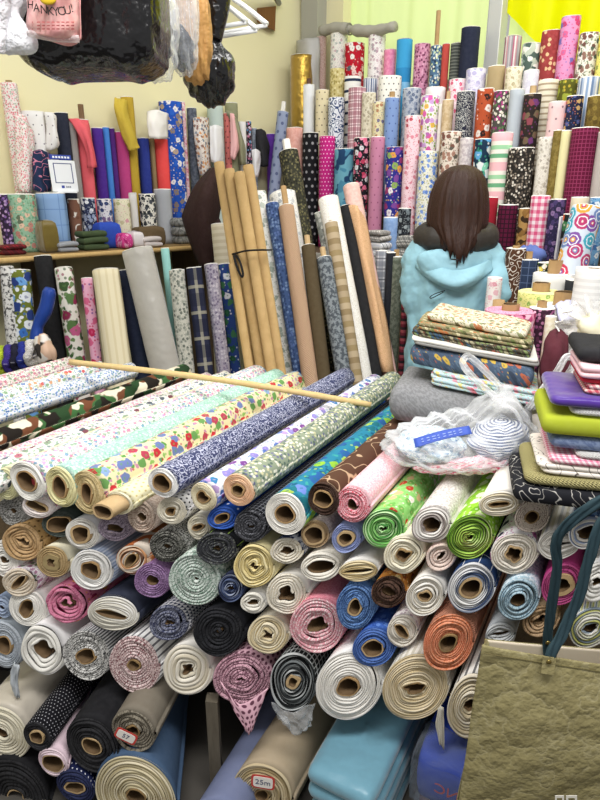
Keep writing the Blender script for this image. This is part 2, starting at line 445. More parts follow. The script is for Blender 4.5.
STEEL = simple('painted_steel', 'c4c6c2', .45, .3, (40, .1, .002)); GREYW = simple('weathered_grey_board', 'a9a89d', .8, 0, (30, .3, .004))
p = K + NL * .035 + NB * .06 + DB * .0
v, f = slabv(K + DB * .02, K + DB * .16, NB, .0, .09, ZF, WH); o = struct('trim_1', v, f, GREYW, smooth=False)
# awning cloth: pale green and vivid yellow panels hanging outside the half-height wall, and the steel pole
def tarp(name, hx, s0, s1, d, z0, z1, seed, label, cut=None, th=.002):
    t = NT('tarpaulin'); t.b.inputs['Roughness'].default_value = .5
    t.b.inputs['Base Color'].default_value = lin(hx)
    tl = t.n('ShaderNodeBsdfTranslucent'); tl.inputs[0].default_value = lin(hx)
    mx = t.n('ShaderNodeMixShader'); mx.inputs[0].default_value = .6
    t.l(t.b.outputs[0], mx.inputs[1]); t.l(tl.outputs[0], mx.inputs[2]); t.l(mx.outputs[0], t.t.nodes['Material Output'].inputs[0])
    rg = np.random.RandomState(seed); ph = rg.uniform(0, 6, 6); V = []; uv = []; nu, nv = 70, 24
    for i in range(nv + 1):
        for j in range(nu + 1):
            s = s0 + (s1 - s0) * j / nu; zb = z0 if cut is None else cut(s)
            z = zb + (z1 - zb) * i / nv
            dd = d + .02 * math.sin(s * 19 + ph[0] + .8 * z) + .012 * math.sin(s * 41 + ph[1] - z) + .02 * math.sin(2 * z + s * 5 + ph[2])
            q = K + DB * s + NB * dd; V.append((q[0], q[1], z)); uv.append((s, z))
    Fc = [(i * (nu + 1) + j, i * (nu + 1) + j + 1, (i + 1) * (nu + 1) + j + 1, (i + 1) * (nu + 1) + j) for i in range(nv) for j in range(nu)]
    o = link(name, V, Fc, t.m, uvs=uv, loc=V[0]); tag(o, label, 'tarpaulin', 'awning cloths above the back wall')
    return o
def sB(px, py, d):
    q = onB(px, py, d); return float(np.dot(q - K, DB)), q[2]
pa, pb = sB(334, 40, -.1)[0], sB(483, 40, -.1)[0]
tarp('awning_tarpaulin', 'dbeaa6', pa, pb, -.13, 2.05, 3.2, 1, 'pale green translucent awning cloth above the rolls beside the grey column')
pa, pb = sB(503, 40, -.1)[0], sB(560, 40, -.1)[0]
tarp('awning_tarpaulin', 'd6e8a0', pa, pb + .9, -.16, 2.05, 3.2, 2, 'pale green awning cloth showing in a corner below the vivid yellow one')
a0 = sB(508, 12, -.1); a1 = sB(541, 46, -.1)
tarp('awning_tarpaulin', 'f4ee00', a0[0] - .01, a0[0] + 1.6, -.10, 2.2, 3.2, 3, 'vivid yellow translucent awning cloth hanging behind the pink plaid roll',
     cut=lambda s: max(2.06, a0[1] + (s - a0[0]) * (a1[1] - a0[1]) / (a1[0] - a0[0])))
q0, q1 = sB(488, 40, -.03)[0], sB(501, 40, -.03)[0]
v, f = slabv(K + DB * q0, K + DB * q1, NB, -.09, -.012, ZF, 3.2)
o = link('steel_post', v, f, STEEL, smooth=False, loc=v[0]); bevel(o, .004); tag(o, 'grey steel post standing between the pale green and yellow awning cloths', 'post')
# stepped stand of boards along the back wall
DARKB = wood('6b5a44', '3d3226')
TZ = dict(A=1.84, B=1.62, C=1.42, D=1.225, E=1.225)
TD = dict(A=.10, B=.235, C=.37, D=.505, E=.66)
t = thing('stepped_stand', 'wooden stepped stand holding the upright rolls along the back wall', 'display stand', K + DB * .2)
for k, (d0, d1) in dict(A=(.005, .168), B=(.168, .302), C=(.302, .437), D=(.437, .86)).items():
    v, f = slabv(K + DB * .17, K + DB * 2.9, NB, d0, d1, TZ[k] - .03, TZ[k]); part('step_board', v, f, DARKB, t, smooth=False)
    v, f = slabv(K + DB * .17, K + DB * 2.9, NB, d1 - .02, d1 - .002, ZF + .0 if k == 'D' else TZ[k] - .25, TZ[k] - .03)
    if k != 'D': part('riser', v, f, DARKB, t, smooth=False)
for s in (.2, 1.1, 2.0, 2.85):
    v, f = slabv(K + DB * s, K + DB * (s + .04), NB, .80, .84, ZF, TZ['D'] - .03); part('upright', v, f, DARKB, t, smooth=False)
v, f = slabv(K + DB * .17, K + DB * 2.9, NB, .86, .875, TZ['D'] - .035, TZ['D'] + .002); o = part('front_edge', v, f, simple('white_edging', 'e6e4dd', .6), t, smooth=False)
# long shelf on the left wall with a bamboo rail
ZS = 1.275
t = thing('long_shelf', 'long wooden shelf carrying upright rolls along the cream wall', 'shelf', K + DL * .3)
v, f = slabv(K + DL * .25, K + DL * 2.9, NL, .0, .40, ZS - .03, ZS); part('shelf_board', v, f, wood('a58a5c', '7a6240'), t, smooth=False)
for s in (.3, 1.2, 2.1, 2.8):
    v, f = slabv(K + DL * s, K + DL * (s + .03), NL, .02, .34, ZF, ZS - .03); part('support', v, f, DARKB, t, smooth=False)
BAM = wood('d3b67e', 'b8955c')
a = onL(40, 258, .418); b = onL(203, 247, .418)
pp = [a + (b - a) * x for x in np.linspace(-.3, 1.05, 12)]
v, f, uv = tubev(pp, [.012 + .0012 * (i % 3 == 0) for i in range(12)], 10)
o = link('bamboo_pole', v, f, BAM, uvs=uv, loc=pp[0]); tag(o, 'bamboo pole lying along the front of the shelf by the cream wall', 'pole')
# ---------------------------------------------------------------- the cutting table stacked with rolls
SHZ = 0.205
TABLEW = wood('776f60', '4a443a')
t = thing('display_table', 'weathered wooden table frame with a low shelf under the stacked rolls', 'table', (0, 1.5, PZ))
def tslab(x0, x1, y0, y1, z0, z1, nm, mt=TABLEW):
    # table axis follows the front plane
    P = lambda x, y: np.array((x, 1.28 - .16 * x + y))
    a, b, c, d = P(x0, y0), P(x1, y0), P(x1, y1), P(x0, y1)
    v = [(*q, z0) for q in (a, b, c, d)] + [(*q, z1) for q in (a, b, c, d)]
    part(nm, v, [(0, 3, 2, 1), (4, 5, 6, 7), (0, 1, 5, 4), (1, 2, 6, 5), (2, 3, 7, 6), (3, 0, 4, 7)], mt, t, smooth=False)
tslab(-1.75, .95, .13, .86, SHZ - .03, SHZ - .005, 'shelf_board', DARKB)
for x in (-1.2, -.264, .62): tslab(x, x + .034, .0, .034, PZ + .001, SHZ - .031, 'leg')
for x in (-1.2, -.2, .62): tslab(x, x + .034, .80, .84, PZ + .001, SHZ - .031, 'leg')
AX = azv(29)
def endframe(cx, cy, rx, ry, off, capaz):
    """centre and half sizes of a roll end seen at a pixel, on the front plane of the stack"""
    Cn = onF(cx, cy, off); n = azv(capaz); U = np.array((n[1], -n[0], 0))
    xr = onplane(cx + rx, cy, Cn, n); xl = onplane(cx - rx, cy, Cn, n)
    zt = onplane(cx, cy - ry, Cn, n)[2]; zb = onplane(cx, cy + ry, Cn, n)[2]
    return Cn, U, np.linalg.norm(xr - xl) / 2, (zt - zb) / 2
CB = cardboard(); CBD = cardboard('9a7b4c'); CBL = cardboard('c8a877')
def T(f=.5, out=.002, mat=CB, th=.004, rot=0, g=None): return dict(r=(f, (g or f), rot), out=out, th=th, mat=mat)
def FL(fx=.6, fy=.25, rot=0, out=.002, mat=CB): return dict(r=(fx, fy, rot), out=out, th=.003, mat=mat)
# top layer: rolls lying away from us over the table ------------------------------------------------
G1 = 'rolls laid across the table top'
TOP = [
 # cx, cy, rx, ry, length, body, end, core, opts, label
 (27, 481, 18, 20, 1.06, ('fl', 'efe9e6', ['d98aa6', 'e8b8c4', '8fae93', '7aa6c0', 'c9a0cf'], 42, .8, ['9fc0a6', '86a9a0']), ('en', 'eeece4', 'd9d4c8', .15), T(.58), {}, 'white roll with tiny pastel flowers and a reddish sticker inside its core'),
 (60, 487, 17, 21, 1.04, ('ti', 'a9d3c2', ['bfe2d4', 'd7ece2', '93c2b0'], 160), ('en', 'e3dca6', 'cdbf80', .2), T(.46, g=.66), {}, 'mint green finely dotted roll with a pale yellow edge at its end'),
 (87, 493, 18, 23, 1.04, ('fl', 'e6dcb4', ['c22f3c', 'b8435a', '6f7fb5', '8ba7d1', '6a9b57'], 15, .85, ['5f9a4d', '8dbb62', 'c78aa9']), ('en', 'cdb987', 'b39c66', .35), T(.34, g=.62), dict(turns=9), 'beige roll printed with large red, blue and green flowers'),
 (118, 503, 15, 12, 1.1, ('dt', 'ebe4bd', 'c9b97e', .016, .2), ('en', 'e9e2c4', 'd8cfa8', .2), T(.86, out=.05, g=.66, mat=CBL, th=.006), dict(turns=3), 'cream dotted roll whose crushed cardboard core sticks out'),
 (162, 483, 16, 16, 1.04, ('dm', '3c4266', 'b9bcd0', 26, .42), ('en', 'ecebe8', 'c8c8cc', .2), T(.62), dict(turns=4), 'navy damask roll with a white edge at its end'),
 (203, 497, 14, 15, 1.08, ('fl', 'e6e4ec', ['5673b8', '7d4a93', '8f86c8', '3f7fae', 'b59ac9'], 17, .85, ['8fa3b5', 'b6c4cf']), ('en', 'e3d9ba', 'cfc199', .3), T(.5, mat=CBD), dict(iw=.12), 'white roll printed with blue and purple flowers'),
 (238, 490, 17, 17, 1.02, ('ti', '8f9a84', ['e3e1cf', '5c6f63', 'c9c49d', '6d6f8d', 'dcd8c8'], 95), ('en', 'efc59f', 'e6ae80', .25), T(.42), dict(turns=7), 'grey-green tiny flower print roll with a peach end'),
 (285, 514, 22, 22, 1.0, ('fl', '2a7f9c', ['a8c85a', '8fbf3f', '2c5f9e', '6d86cf', '1f6f7c'], 12, .9, ['1d5a78', '3f9f9a']), ('en', 'f1eee6', 'd9d5c8', .15), T(.5), dict(turns=8, ow=.01), 'teal roll with lime leaf print and a thick white end'),
 (323, 499, 17, 18, 1.0, ('dm', '553a2b', 'bfa384', 6, .13), ('en', '3c2417', '24140c', .4), T(.62), dict(turns=5), 'brown roll with pale leaf lines and a dark fuzzy edge'),
 (352, 505, 19, 19, 1.0, ('tw', 'edb0bb', 'f6d3d6', 170, .5), ('en', 'efb4bd', 'd4465a', .45), None, dict(inner=(.3, .34, 0), turns=7), 'pink crumbly roll with red speckles on its end'),
]
for i, (cx, cy, rx, ry, L, bm, em, core, op, lb) in enumerate(TOP):
    Cn, U, a, b = endframe(cx, cy, rx * .98, ry * .98, .03 if i < 7 else .02, 14)
    roll(lb, G1, Cn, U, Z, AX, L, a * .95, b, fab(bm), fab(em), core, 100 + i, **dict(dict(N=64, turns=6, taper=.97, relief=.003), **op))
    if i == 0:
        v, f = boxv((0, 0, 0), (.014, .001, .018)); R = Matrix.Rotation(math.radians(-29), 3, 'Z')
        v = [np.array(R @ Vector(x)) + Cn + AX * .03 + np.array((-.016, 0, -.024)) for x in v]
        part('sticker', v, f, simple('reddish_paper', 'c9525a', .6), [o for o in C.objects if o.get('label') == lb][0], smooth=False)
# rolls further left whose near ends lie outside the picture: placed by their far ends
FAR = [
 (70, 364, 8.5, .925, ('fl', 'eee6e2', ['cf7f93', 'd79aa8', '8aa386', 'b98fa5'], 40, .85, ['8fae8a']), 'white roll with pink and green sprigs, furthest left on the table'),
 (100, 368, 9, .905, ('fl', 'ecebe9', ['d2565f', '6e8fc4', '88b08a', 'd9a27a'], 30, .7, ['93b3c9', '9dbd97']), 'white roll with scattered red and blue flowers behind the blue sprig roll'),
 (132, 370, 9, .885, ('ti', 'e4e7ee', ['5d82bf', '7d9fd2', 'e4e7ee', '8fb0a8'], 120), 'white roll with tiny blue sprigs beside the camouflage roll'),
 (185, 372, 9.5, .86, ('cm', ['e6dfc8', '3f6a3c', '70452e', '274427', '1f1a16'], 14), 'green and brown camouflage roll with a tan core at its far end'),
 (208, 380, 9, .835, ('fl', 'f0dfe0', ['d893a8', 'dca0b0', 'c2c9a8', 'b6a0c4'], 48, .85, ['a3bf9f']), 'pale pink tiny floral roll right beside the camouflage one'),
 (226, 380, 11, .825, ('fl', 'ebe9e4', ['4e5b66', 'b5707f', '8fa58d', '6f7f8f', '7c4a56'], 19, .75, ['9fb8a4', '8da09a']), 'white roll with grey and rose medallions and curling leaves'),
]
for i, (px, py, r, z, bm, lb) in enumerate(FAR):
    e = atZ(px, py, z); L = 1.06; Cn = e - AX * L; n = AX; U = np.array((n[1], -n[0], 0)); rr = r * depth(e) / F
    roll(lb, G1, Cn, U, Z, AX, L * 1.0, rr * .98, rr, fab(bm), fab(('en', 'e8dfca', 'cdbf9d', .3)), None, 130 + i, N=40, turns=4, inner=(.4, .4, 0), taper=.98, hollow=.1)
# ---------------------------------------------------------------- the stacked ends below
G2 = 'rolls stacked on the table shelf with their ends to the aisle'
WHT, CRM = 'efece4', 'e6dcc0'
PILE = [
 (5, 484, 11, 17, ('pl', 'e5e3b8'), ('en', 'dcd9aa', 'c3bf86', .2), None, dict(inner=(.35, .35, 0)), 'pale yellow-green roll end at the left edge above the grey tweed one'),
 (12, 511, 14, 15, ('tw', '8b8a86', 'c9c7c2', 200, .5), ('en', 'a9a8a4', '55544f', .5), None, dict(inner=(.2, .2, 0), iw=.2), 'grey tweed roll with no core, below the pale yellow-green end'),
 (37, 506, 16, 13, ('fl', 'f1e9e6', ['d98a9f', 'e3a9b7'], 40, .5), ('en', 'f0e6e2', 'd9c3c0', .2), FL(.75, .32, -.5, mat=CBL), dict(turns=4), 'white roll with pink flowers around a flattened beige core'),
 (22, 542, 20, 20, ('dt', 'bf9a66', '5f4526', .02, .16), ('en', 'bd9a6c', '9b7a4c', .3), None, dict(inner=(.2, .2, 0), iw=.35, turns=5, relief=.006), 'tan roll scrunched into petals around a star shaped hole'),
 (59, 524, 18, 14, ('pl', '2f3833'), ('en', '3a423c', '22271f', .3), FL(.8, .52, .35), dict(turns=3), 'dark green roll around an oval brown core'),
 (81, 534, 17, 16, ('pl', 'e8e8ea'), ('en', 'e9e6de', 'cfcabc', .2), T(.62, mat=CBL, th=.007), dict(turns=4), 'white roll with a wide thick-walled beige core'),
 (52, 562, 17, 16, ('pl', 'e8e1c4'), ('en', 'b3986a', '94794c', .3), T(.5, out=.004, mat=cardboard('a08a5a'), th=.012), dict(turns=4, iw=.15), 'olive brown end with a torn core under a cream cloth'),
 (114, 528, 17, 14, ('tw', '8e7f90', 'b8abb8', 220, .5), ('en', 'a597a6', '6a5c6e', .5), None, dict(inner=(.5, .28, 0), iw=.15, turns=4), 'purple grey speckled roll with a crumpled dark hole'),
 (141, 517, 14, 17, ('tw', 'b9a394', 'd4c5b8', 200, .5), ('en', 'c4b09f', '8c7264', .4), None, dict(inner=(.3, .34, .5), iw=.15), 'beige and mauve speckled roll under the cream crushed core'),
 (91, 570, 21, 21, ('st', 0, ['8d9cb8', 'aab5cb', '8d9cb8', 'c3cbd9'], .02), ('en', 'efeeea', 'cfcdc6', .15), T(.46), dict(turns=6, iw=.1), 'thick white roll wrapped in grey-blue striped cloth'),
 (131, 560, 17, 16, ('cm', ['e5d8c8', 'd08a55', 'b8683a'], 16), ('el', ['c79064', 'e6dccb', '6a4a38', 'd8b79a', 'efe7dc'], 31), FL(.55, .3, 1.0), dict(turns=4), 'orange patchwork roll with layered white and brown edges'),
 (3, 560, 14, 19, ('pl', 'f0eee8'), ('en', 'f0ede5', 'dcd8cc', .15), None, dict(inner=(.3, .3, 0)), 'white roll at the left edge beside the tan petal-shaped one'),
 (19, 582, 17, 15, ('fl', 'efe8ec', ['9a5f86', 'b884a4', '7f8f74'], 36, .7), ('en', 'd8ccb8', 'b49a78', .3), FL(.62, .25, .8, mat=CBL), dict(turns=4), 'white roll with purple flowers and a crushed tan core'),
 (27, 608, 19, 19, ('pl', 'f2f1ee'), ('en', 'f1efe8', 'dedacd', .15), T(.36, g=.62, rot=-.35, mat=CBD), dict(turns=6), 'white roll with a leaning oval brown core below the purple flower roll'),
 (66, 604, 22, 20, ('fl', 'e987a8', ['a92f5f', 'f0a03c', 'c94f83'], 16, .5), ('en', 'dd86a4', 'b34f78', .35), None, dict(inner=(.26, .22, .2), iw=.3, turns=5, relief=.01, ow=.05), 'pink flowered roll with loosely scrunched layers'),
 (112, 614, 26, 18, ('pl', '23283a'), ('el', ['e9e6dc', 'cfcbbf', 'f0eee8', 'd6d2c4'], 24), FL(.72, .2, -.3, mat=CBD), dict(turns=6), 'white layered roll inside dark denim with a flattened core'),
 (151, 581, 18, 18, ('tw', '84618f', 'a37fac', 220, .5), ('en', '9b79a6', '614169', .45), None, dict(inner=(.32, .34, 0)), 'purple fuzzy roll with a round black hole'),
 (171, 511, 15, 14, ('dt', 'eae8e4', '2a2a2e', .014, .22), ('en', 'e6dfcc', 'c9bea0', .2), T(.34, mat=CBD), dict(turns=7, iw=.12), 'white roll with black dots and a squarish core'),
 (198, 527, 12, 14, ('pl', 'e6e0cc'), ('en', 'e6dfca', 'c8bb98', .2), FL(.5, .3, .4), dict(turns=4), 'small cream roll beside the blue starred one'),
 (222, 518, 16, 13, ('dt', '2453b5', 'e9edf5', .035, .1), ('en', '2e5dbd', '1f438c', .3), FL(.55, .35, .5), dict(turns=3), 'blue roll with white stars and a crushed core'),
 (250, 526, 18, 17, ('gr', '23242a', '9a9ba2', .012, .12), ('en', '2a2b31', '8a8b92', .3), None, dict(inner=(.15, .12, .4), iw=.3, relief=.006), 'black checked roll with a crumpled grey flecked end'),
 (167, 546, 19, 17, ('tw', '30302f', 'cfcec8', 260, .5), ('en', '77766f', '23221f', .55), None, dict(inner=(.18, .18, 0), iw=.2, turns=7), 'black and white tweed roll above the green-white one'),
 (217, 548, 21, 17, ('gr', '1b1d22', '93b04e', .05, .05), ('en', '25272d', '8f938a', .25), None, dict(inner=(.22, .15, .3), iw=.3, relief=.007, turns=6), 'black roll with a thin green line and ragged grey layers'),
 (195, 579, 27, 27, ('tw', 'd8e2da', '8aa394', 90, .5), ('en', 'd3ddd5', '73907f', .5), None, dict(inner=(.06, .06, 0), turns=9, ow=.01), 'big pale green and white spiral wound roll with no hole'),
 (254, 566, 20, 22, ('pl', 'e9dca6'), ('el', ['ecdfae', 'd3c289', 'e6d59c', 'c9b77c'], 38), None, dict(inner=(.2, .16, .6), iw=.45, turns=9, relief=.005, ow=.03), 'pale yellow roll of many folded layers'),
 (286, 551, 17, 14, ('fl', '2f3a5c', ['e6e6ea', 'c9cdd8'], 26, .8), ('en', 'e4ddcc', 'b8a888', .3), None, dict(inner=(.38, .24, .2), iw=.2, turns=4), 'navy roll with white blossoms and a furry beige end'),
 (230, 588, 13, 15, ('pl', '232b47'), ('el', ['39466b', '9aa3b8', '1e2540', '5a6788'], 40), None, dict(inner=(.3, .16, .9), iw=.3, turns=6), 'dark denim roll with thin grey plies, wedged beside the green-white spiral'),
 (252, 603, 13, 12, ('pl', 'efece6'), ('en', 'e9e5da', 'cbc4b2', .2), None, dict(inner=(.42, .2, .2), iw=.25, turns=3), 'small folded white roll right above the beige clover-shaped one'),
 (286, 594, 21, 21, ('pl', 'ece8de'), ('en', 'e6dfcf', 'c4b89e', .25), None, dict(inner=(.4, .38, .2), iw=.25, turns=5), 'cream roll with a torn ragged dark hole'),
 (168, 623, 20, 18, ('ht', 'e4e4e8', '2d3350', .012), ('en', '8f93a6', '2c3150', .6), None, dict(inner=(.2, .15, 0), iw=.3, turns=6, relief=.006), 'navy and white checked roll with a fuzzy blue-grey end'),
 (218, 632, 26, 25, ('pl', '14151c'), ('en', '15161c', '0b0b0e', .4), None, dict(inner=(.1, .1, 0), turns=8, relief=.006), 'large black roll with a deep velvet end'),
 (267, 635, 21, 20, ('pl', 'eae2cc'), ('el', ['e6d9b8', 'cfbf98', 'eae0c4'], 36), None, dict(inner=(.22, .2, .4), iw=.4, turns=6), 'beige roll wound in a clover shape beside the black roll'),
 (315, 534, 14, 14, ('tw', 'cbb9ae', 'e6d8d2', 150, .5), ('en', 'c9ad86', 'a98a5c', .3), T(.78, out=.006, mat=CBL, th=.006), dict(turns=3), 'thin pinkish roll on a wide tan cardboard tube'),
 (346, 538, 15, 15, ('pl', '8795c6'), ('en', '8f9ccb', '6d7aad', .3), T(.56, out=.004, mat=CBL, th=.006), dict(turns=4), 'periwinkle blue roll with a round tan core'),
 (383, 529, 21, 20, ('fl', '8fcf72', ['c7452e', 'f0ede2', '6fae52', 'd8b88a'], 17, .6, ['a6dd8a']), ('el', ['8cc873', '3f7f3a', 'bfe2aa', '5fa04f'], 43), None, dict(inner=(.16, .1, .5), iw=.4, turns=9, relief=.004), 'bright green roll with small red and white figures'),
 (431, 525, 21, 19, ('tw', 'c5bdb8', 'eae6e2', 140, .5), ('el', ['ebe6e0', '8f8480', 'f0ece6', 'cdc4bd'], 30), None, dict(inner=(.42, .36, .5), iw=.12, turns=4), 'white roll with thin grey-brown plies and a large dark hole'),
 (320, 567, 20, 16, ('tw', 'ebe6da', 'dcd6c6', 160, .5), ('en', 'ece7db', 'cfc7b4', .2), None, dict(inner=(.72, .4, .2), iw=.06, turns=3, relief=.005), 'cream fleece roll with a wide oval hole'),
 (358, 571, 19, 11, ('pl', 'e9e6e0'), ('el', ['d0bf96', 'b59f70', 'dcceaa'], 40), None, dict(inner=(1.1, .15, .1), iw=.05, turns=5), 'flat beige folded roll under a white cloth'),
 (403, 555, 20, 20, ('pl', 'eee7d0'), ('en', 'eee7cf', 'd0c49e', .2), FL(.36, .32, .2, mat=CBD), dict(turns=5, iw=.2, ow=.035), 'cream roll with loosely wound layers and a dark crumpled core'),
 (440, 557, 16, 15, ('pl', 'e9c9c2'), ('en', 'e4d0c4', 'c9a89c', .35), None, dict(inner=(.3, .14, 1.2), iw=.3, turns=4, relief=.008), 'pink striped cloth rolled over a scrunched beige terry end'),
 (355, 607, 20, 23, ('fl', '4d76b4', ['7ea2d2', '345a96', '9bbbe0'], 26, .7), ('en', '5f87bf', '2f4f86', .45), T(.36, g=.5, mat=CBL, th=.005, rot=-.1), dict(turns=7, relief=.006), 'blue floral roll with shaggy denim edges'),
 (388, 592, 18, 17, ('fl', 'bb7a35', ['e3c58f', '7a3f22', '98a86a'], 20, .6), ('en', '4a2f21', '1f120c', .45), None, dict(inner=(.45, .2, -.7), iw=.2, turns=5, relief=.006), 'dark brown fuzzy end under an ochre printed cloth'),
 (425, 596, 19, 20, ('pl', 'efece5'), ('el', ['efece5', 'd5cfc0', 'e7e2d6'], 30), T(.34, mat=CBL), dict(turns=7, iw=.12), 'white roll with neat concentric plies and a triangular core'),
 (316, 626, 27, 28, ('tw', 'dd7f8f', 'e79aa6', 160, .5), ('en', 'd9909c', 'f3e6e4', .45), None, dict(inner=(.34, .3, .2), iw=.2, turns=7, relief=.006), 'rose pink roll with white flecks and a ragged hole'),
 (373, 648, 21, 20, ('fl', '3f66b8', ['2d4f9c', '5f86d0'], 28, .6), ('en', '4a6fb8', '2f4f94', .3), T(.5, mat=CBL), dict(turns=5), 'cornflower blue roll with an open tan core'),
 (402, 631, 16, 18, ('fl', 'efeae8', ['b9a3ae', 'c9b7bf'], 50, .5), ('en', 'e2dcd0', 'bcae94', .25), FL(.62, .3, -.9, mat=CBL), dict(turns=4), 'white speckled roll with a squashed beige core beside the blue one'),
 (448, 643, 25, 29, ('qt', 'efa688', .012), ('en', 'e79a76', 'cf7448', .45), T(.34, g=.42, rot=-.2, mat=CBD), dict(turns=9, relief=.006), 'orange peach roll with a chenille end and a torn core'),
 (499, 504, 21, 13, ('pl', 'e9e4da'), ('el', ['ebe5d6', 'cdc2a6', 'e6ddc8'], 34), FL(.72, .22, .05, mat=CBD), dict(turns=5), 'white roll squashed flat under the clear plastic bag'),
 (532, 517, 18, 16, ('dm', '6e5548', 'e3dbd3', 22, .55), ('en', 'cfc2b4', '7a6657', .35), FL(.42, .38, .1, mat=CBD), dict(turns=5), 'brown and white damask roll with a rounded dark core'),
 (470, 537, 24, 22, ('fl', '94cc3a', ['dff0b4', '6ea628', 'f0f4d8'], 14, .5), ('el', ['7fb037', '3f5c1f', 'a8cf5a', '6b6a2c', 'c9dc94'], 47), None, dict(inner=(.12, .08, .3), iw=.4, turns=9, relief=.006), 'lime green leaf print roll with a dense mossy end'),
 (514, 554, 24, 21, ('fl', 'f1eef0', ['a93f8c', 'c46fae', '35364a'], 18, .35), ('en', 'e6dfd2', 'bfb39c', .25), T(.36, mat=CBL), dict(turns=6, iw=.2, ow=.04), 'white roll with purple flower sprays and a curled core'),
 (559, 544, 21, 17, ('st', 0, ['f0eeea', 'd9d5c4', 'f0eeea', 'c9ccd0'], .03), ('el', ['efece6', 'd3cec4', 'e4e0d8'], 36), None, dict(inner=(.5, .12, .15), iw=.3, turns=7), 'plain white roll of soft folded plies behind the bag handle'),
 (587, 533, 19, 17, ('fl', '33507c', ['e9ecf0', '6f93c0'], 22, .6), ('el', ['eeece8', 'cfcac0', '8894ac'], 26), None, dict(inner=(.5, .36, .2), iw=.15, turns=4), 'navy flowered roll with white edges near the right stack'),
 (471, 588, 24, 25, ('gr', '27406b', 'e3e5e9', .045, .06), ('el', ['d9d9da', '7c8494', 'eeeeec', '39496a'], 28), T(.48, mat=CBL, th=.006), dict(turns=6, ow=.03), 'navy roll with white window checks and a thick tan core'),
 (518, 600, 21, 21, ('tw', 'a9c6d4', 'dfeaf0', 120, .5), ('en', 'a9c3d0', '5f8296', .4), None, dict(inner=(.36, .36, 0), turns=6, relief=.008), 'pale blue furry roll with a round brown hole'),
 (562, 585, 21, 21, ('pl', 'b3357a'), ('en', 'b5447f', '8a2560', .3), T(.58, mat=CBL, th=.012), dict(turns=4), 'magenta roll around a torn tan core behind the bag straps'),
 (597, 582, 17, 22, ('pl', 'efeeec'), ('en', 'eceae4', 'd2cec4', .2), None, dict(inner=(.3, .2, .4), iw=.4, turns=4, relief=.008), 'white crumpled roll beside the magenta one'),
 (540, 621, 19, 17, ('pl', 'c8ab86'), ('en', 'c2a27c', '8d6f4c', .4), None, dict(inner=(.3, .2, .4), iw=.3, turns=4, relief=.01), 'tan fur roll behind the kraft tote bag'),
 (590, 628, 22, 21, ('st', 0, ['dfe3c4', '8fa3b5', 'e9e9e2', 'c9cf7c'], .016), ('el', ['dfe0cc', '8c9aa6', 'f0eee6', 'c6c878'], 30), None, dict(inner=(.3, .2, .3), iw=.2, turns=6), 'yellow and grey striped roll behind the kraft tote bag'),
 (500, 634, 15, 12, ('pl', 'b9bfc3'), ('en', 'c6cacc', '9aa0a4', .2), None, dict(inner=(.5, .15, .2), iw=.2, turns=4), 'pale grey folded roll between the navy check and tan fur rolls'),
 (2, 607, 9, 12, ('pl', '93a6c4'), ('en', 'a3b3cc', '7487a8', .3), None, dict(inner=(.3, .3, 0)), 'slim blue-grey roll at the left edge'),
 (4, 645, 18, 24, ('pl', 'a9b3bd'), ('en', 'b3bbc4', '87919c', .3), T(.46, g=.6, mat=CB), dict(turns=7), 'grey-blue roll at the left end of the bottom row with a hanging strip'),
 (42, 650, 22, 26, ('pl', 'f1efef'), ('en', 'f4f2ea', 'e0dccf', .1), None, dict(inner=(.42, .46, .2), iw=.12, ow=.035, turns=4, relief=.008), 'fluffy white roll with a squarish brown hole'),
 (86, 656, 23, 25, ('st', 0, ['e9e9e9', '55565a'], .009), ('en', 'e4e3df', '2c2c2c', .5), T(.42, mat=CB), dict(turns=9, ow=.005), 'black and white herringbone roll with a round core'),
 (134, 665, 25, 29, ('st', 0, ['f0efee', 'f0efee', '6b6b70'], .02), ('en', 'ecd6d4', '7d4a4f', .5), T(.26, mat=CBD), dict(turns=9, ow=.005), 'big pink and maroon flecked roll wrapped in striped white cloth'),
 (186, 670, 25, 27, ('pl', 'f0ece4'), ('el', ['f0eadb', 'd9d0ba', 'ece5d4'], 30), None, dict(inner=(.22, .2, .3), iw=.45, turns=5, relief=.005), 'cream white roll packed full with a puckered middle, over the wooden post'),
 (241, 679, 29, 26, ('dt', 'e6b7c6', '6b3f52', .018, .3), ('en', 'd9a9b8', '6f4356', .5), None, dict(inner=(.12, .08, .2), iw=.4, turns=9, relief=.006), 'pink roll with brown spots and a drooping corner'),
 (293, 682, 23, 30, ('gr', '1f2122', 'b9bdbd', .016, .2), ('el', ['2a2d2e', 'b9bdbd', '151718', '6f7475'], 41), T(.3, g=.36, mat=CBL, th=.008), dict(turns=8, relief=.006), 'black and grey layered roll half wrapped in clear film'),
 (348, 687, 33, 34, ('pl', 'f2f1ef'), ('en', 'f2efe8', 'dcd6c6', .15), T(.34, mat=CB), dict(turns=10, ow=.012, relief=.005), 'large white roll with a round core, over the pale blue folded cloth'),
 (415, 688, 33, 33, ('st', 0, ['e6e2d8', 'c9c3b4'], .02), ('el', ['e9dcc0', 'cdbb94', 'e3d4b4', 'd6c6a2'], 57), FL(.28, .22, .2, mat=CBD), dict(turns=12, ow=.008, relief=.004, iw=.2), 'large beige roll of many tight plies in the bottom row'),
 (470, 706, 23, 32, ('st', 0, ['e9e6e0', '6b6a6a', 'e9e6e0'], .03), ('el', ['ece3cf', 'cdbf9f', 'e3d7ba'], 40), None, dict(inner=(.26, .3, .2), iw=.2, turns=8), 'cream layered roll half hidden behind the kraft tote bag'),
]
PO = {}
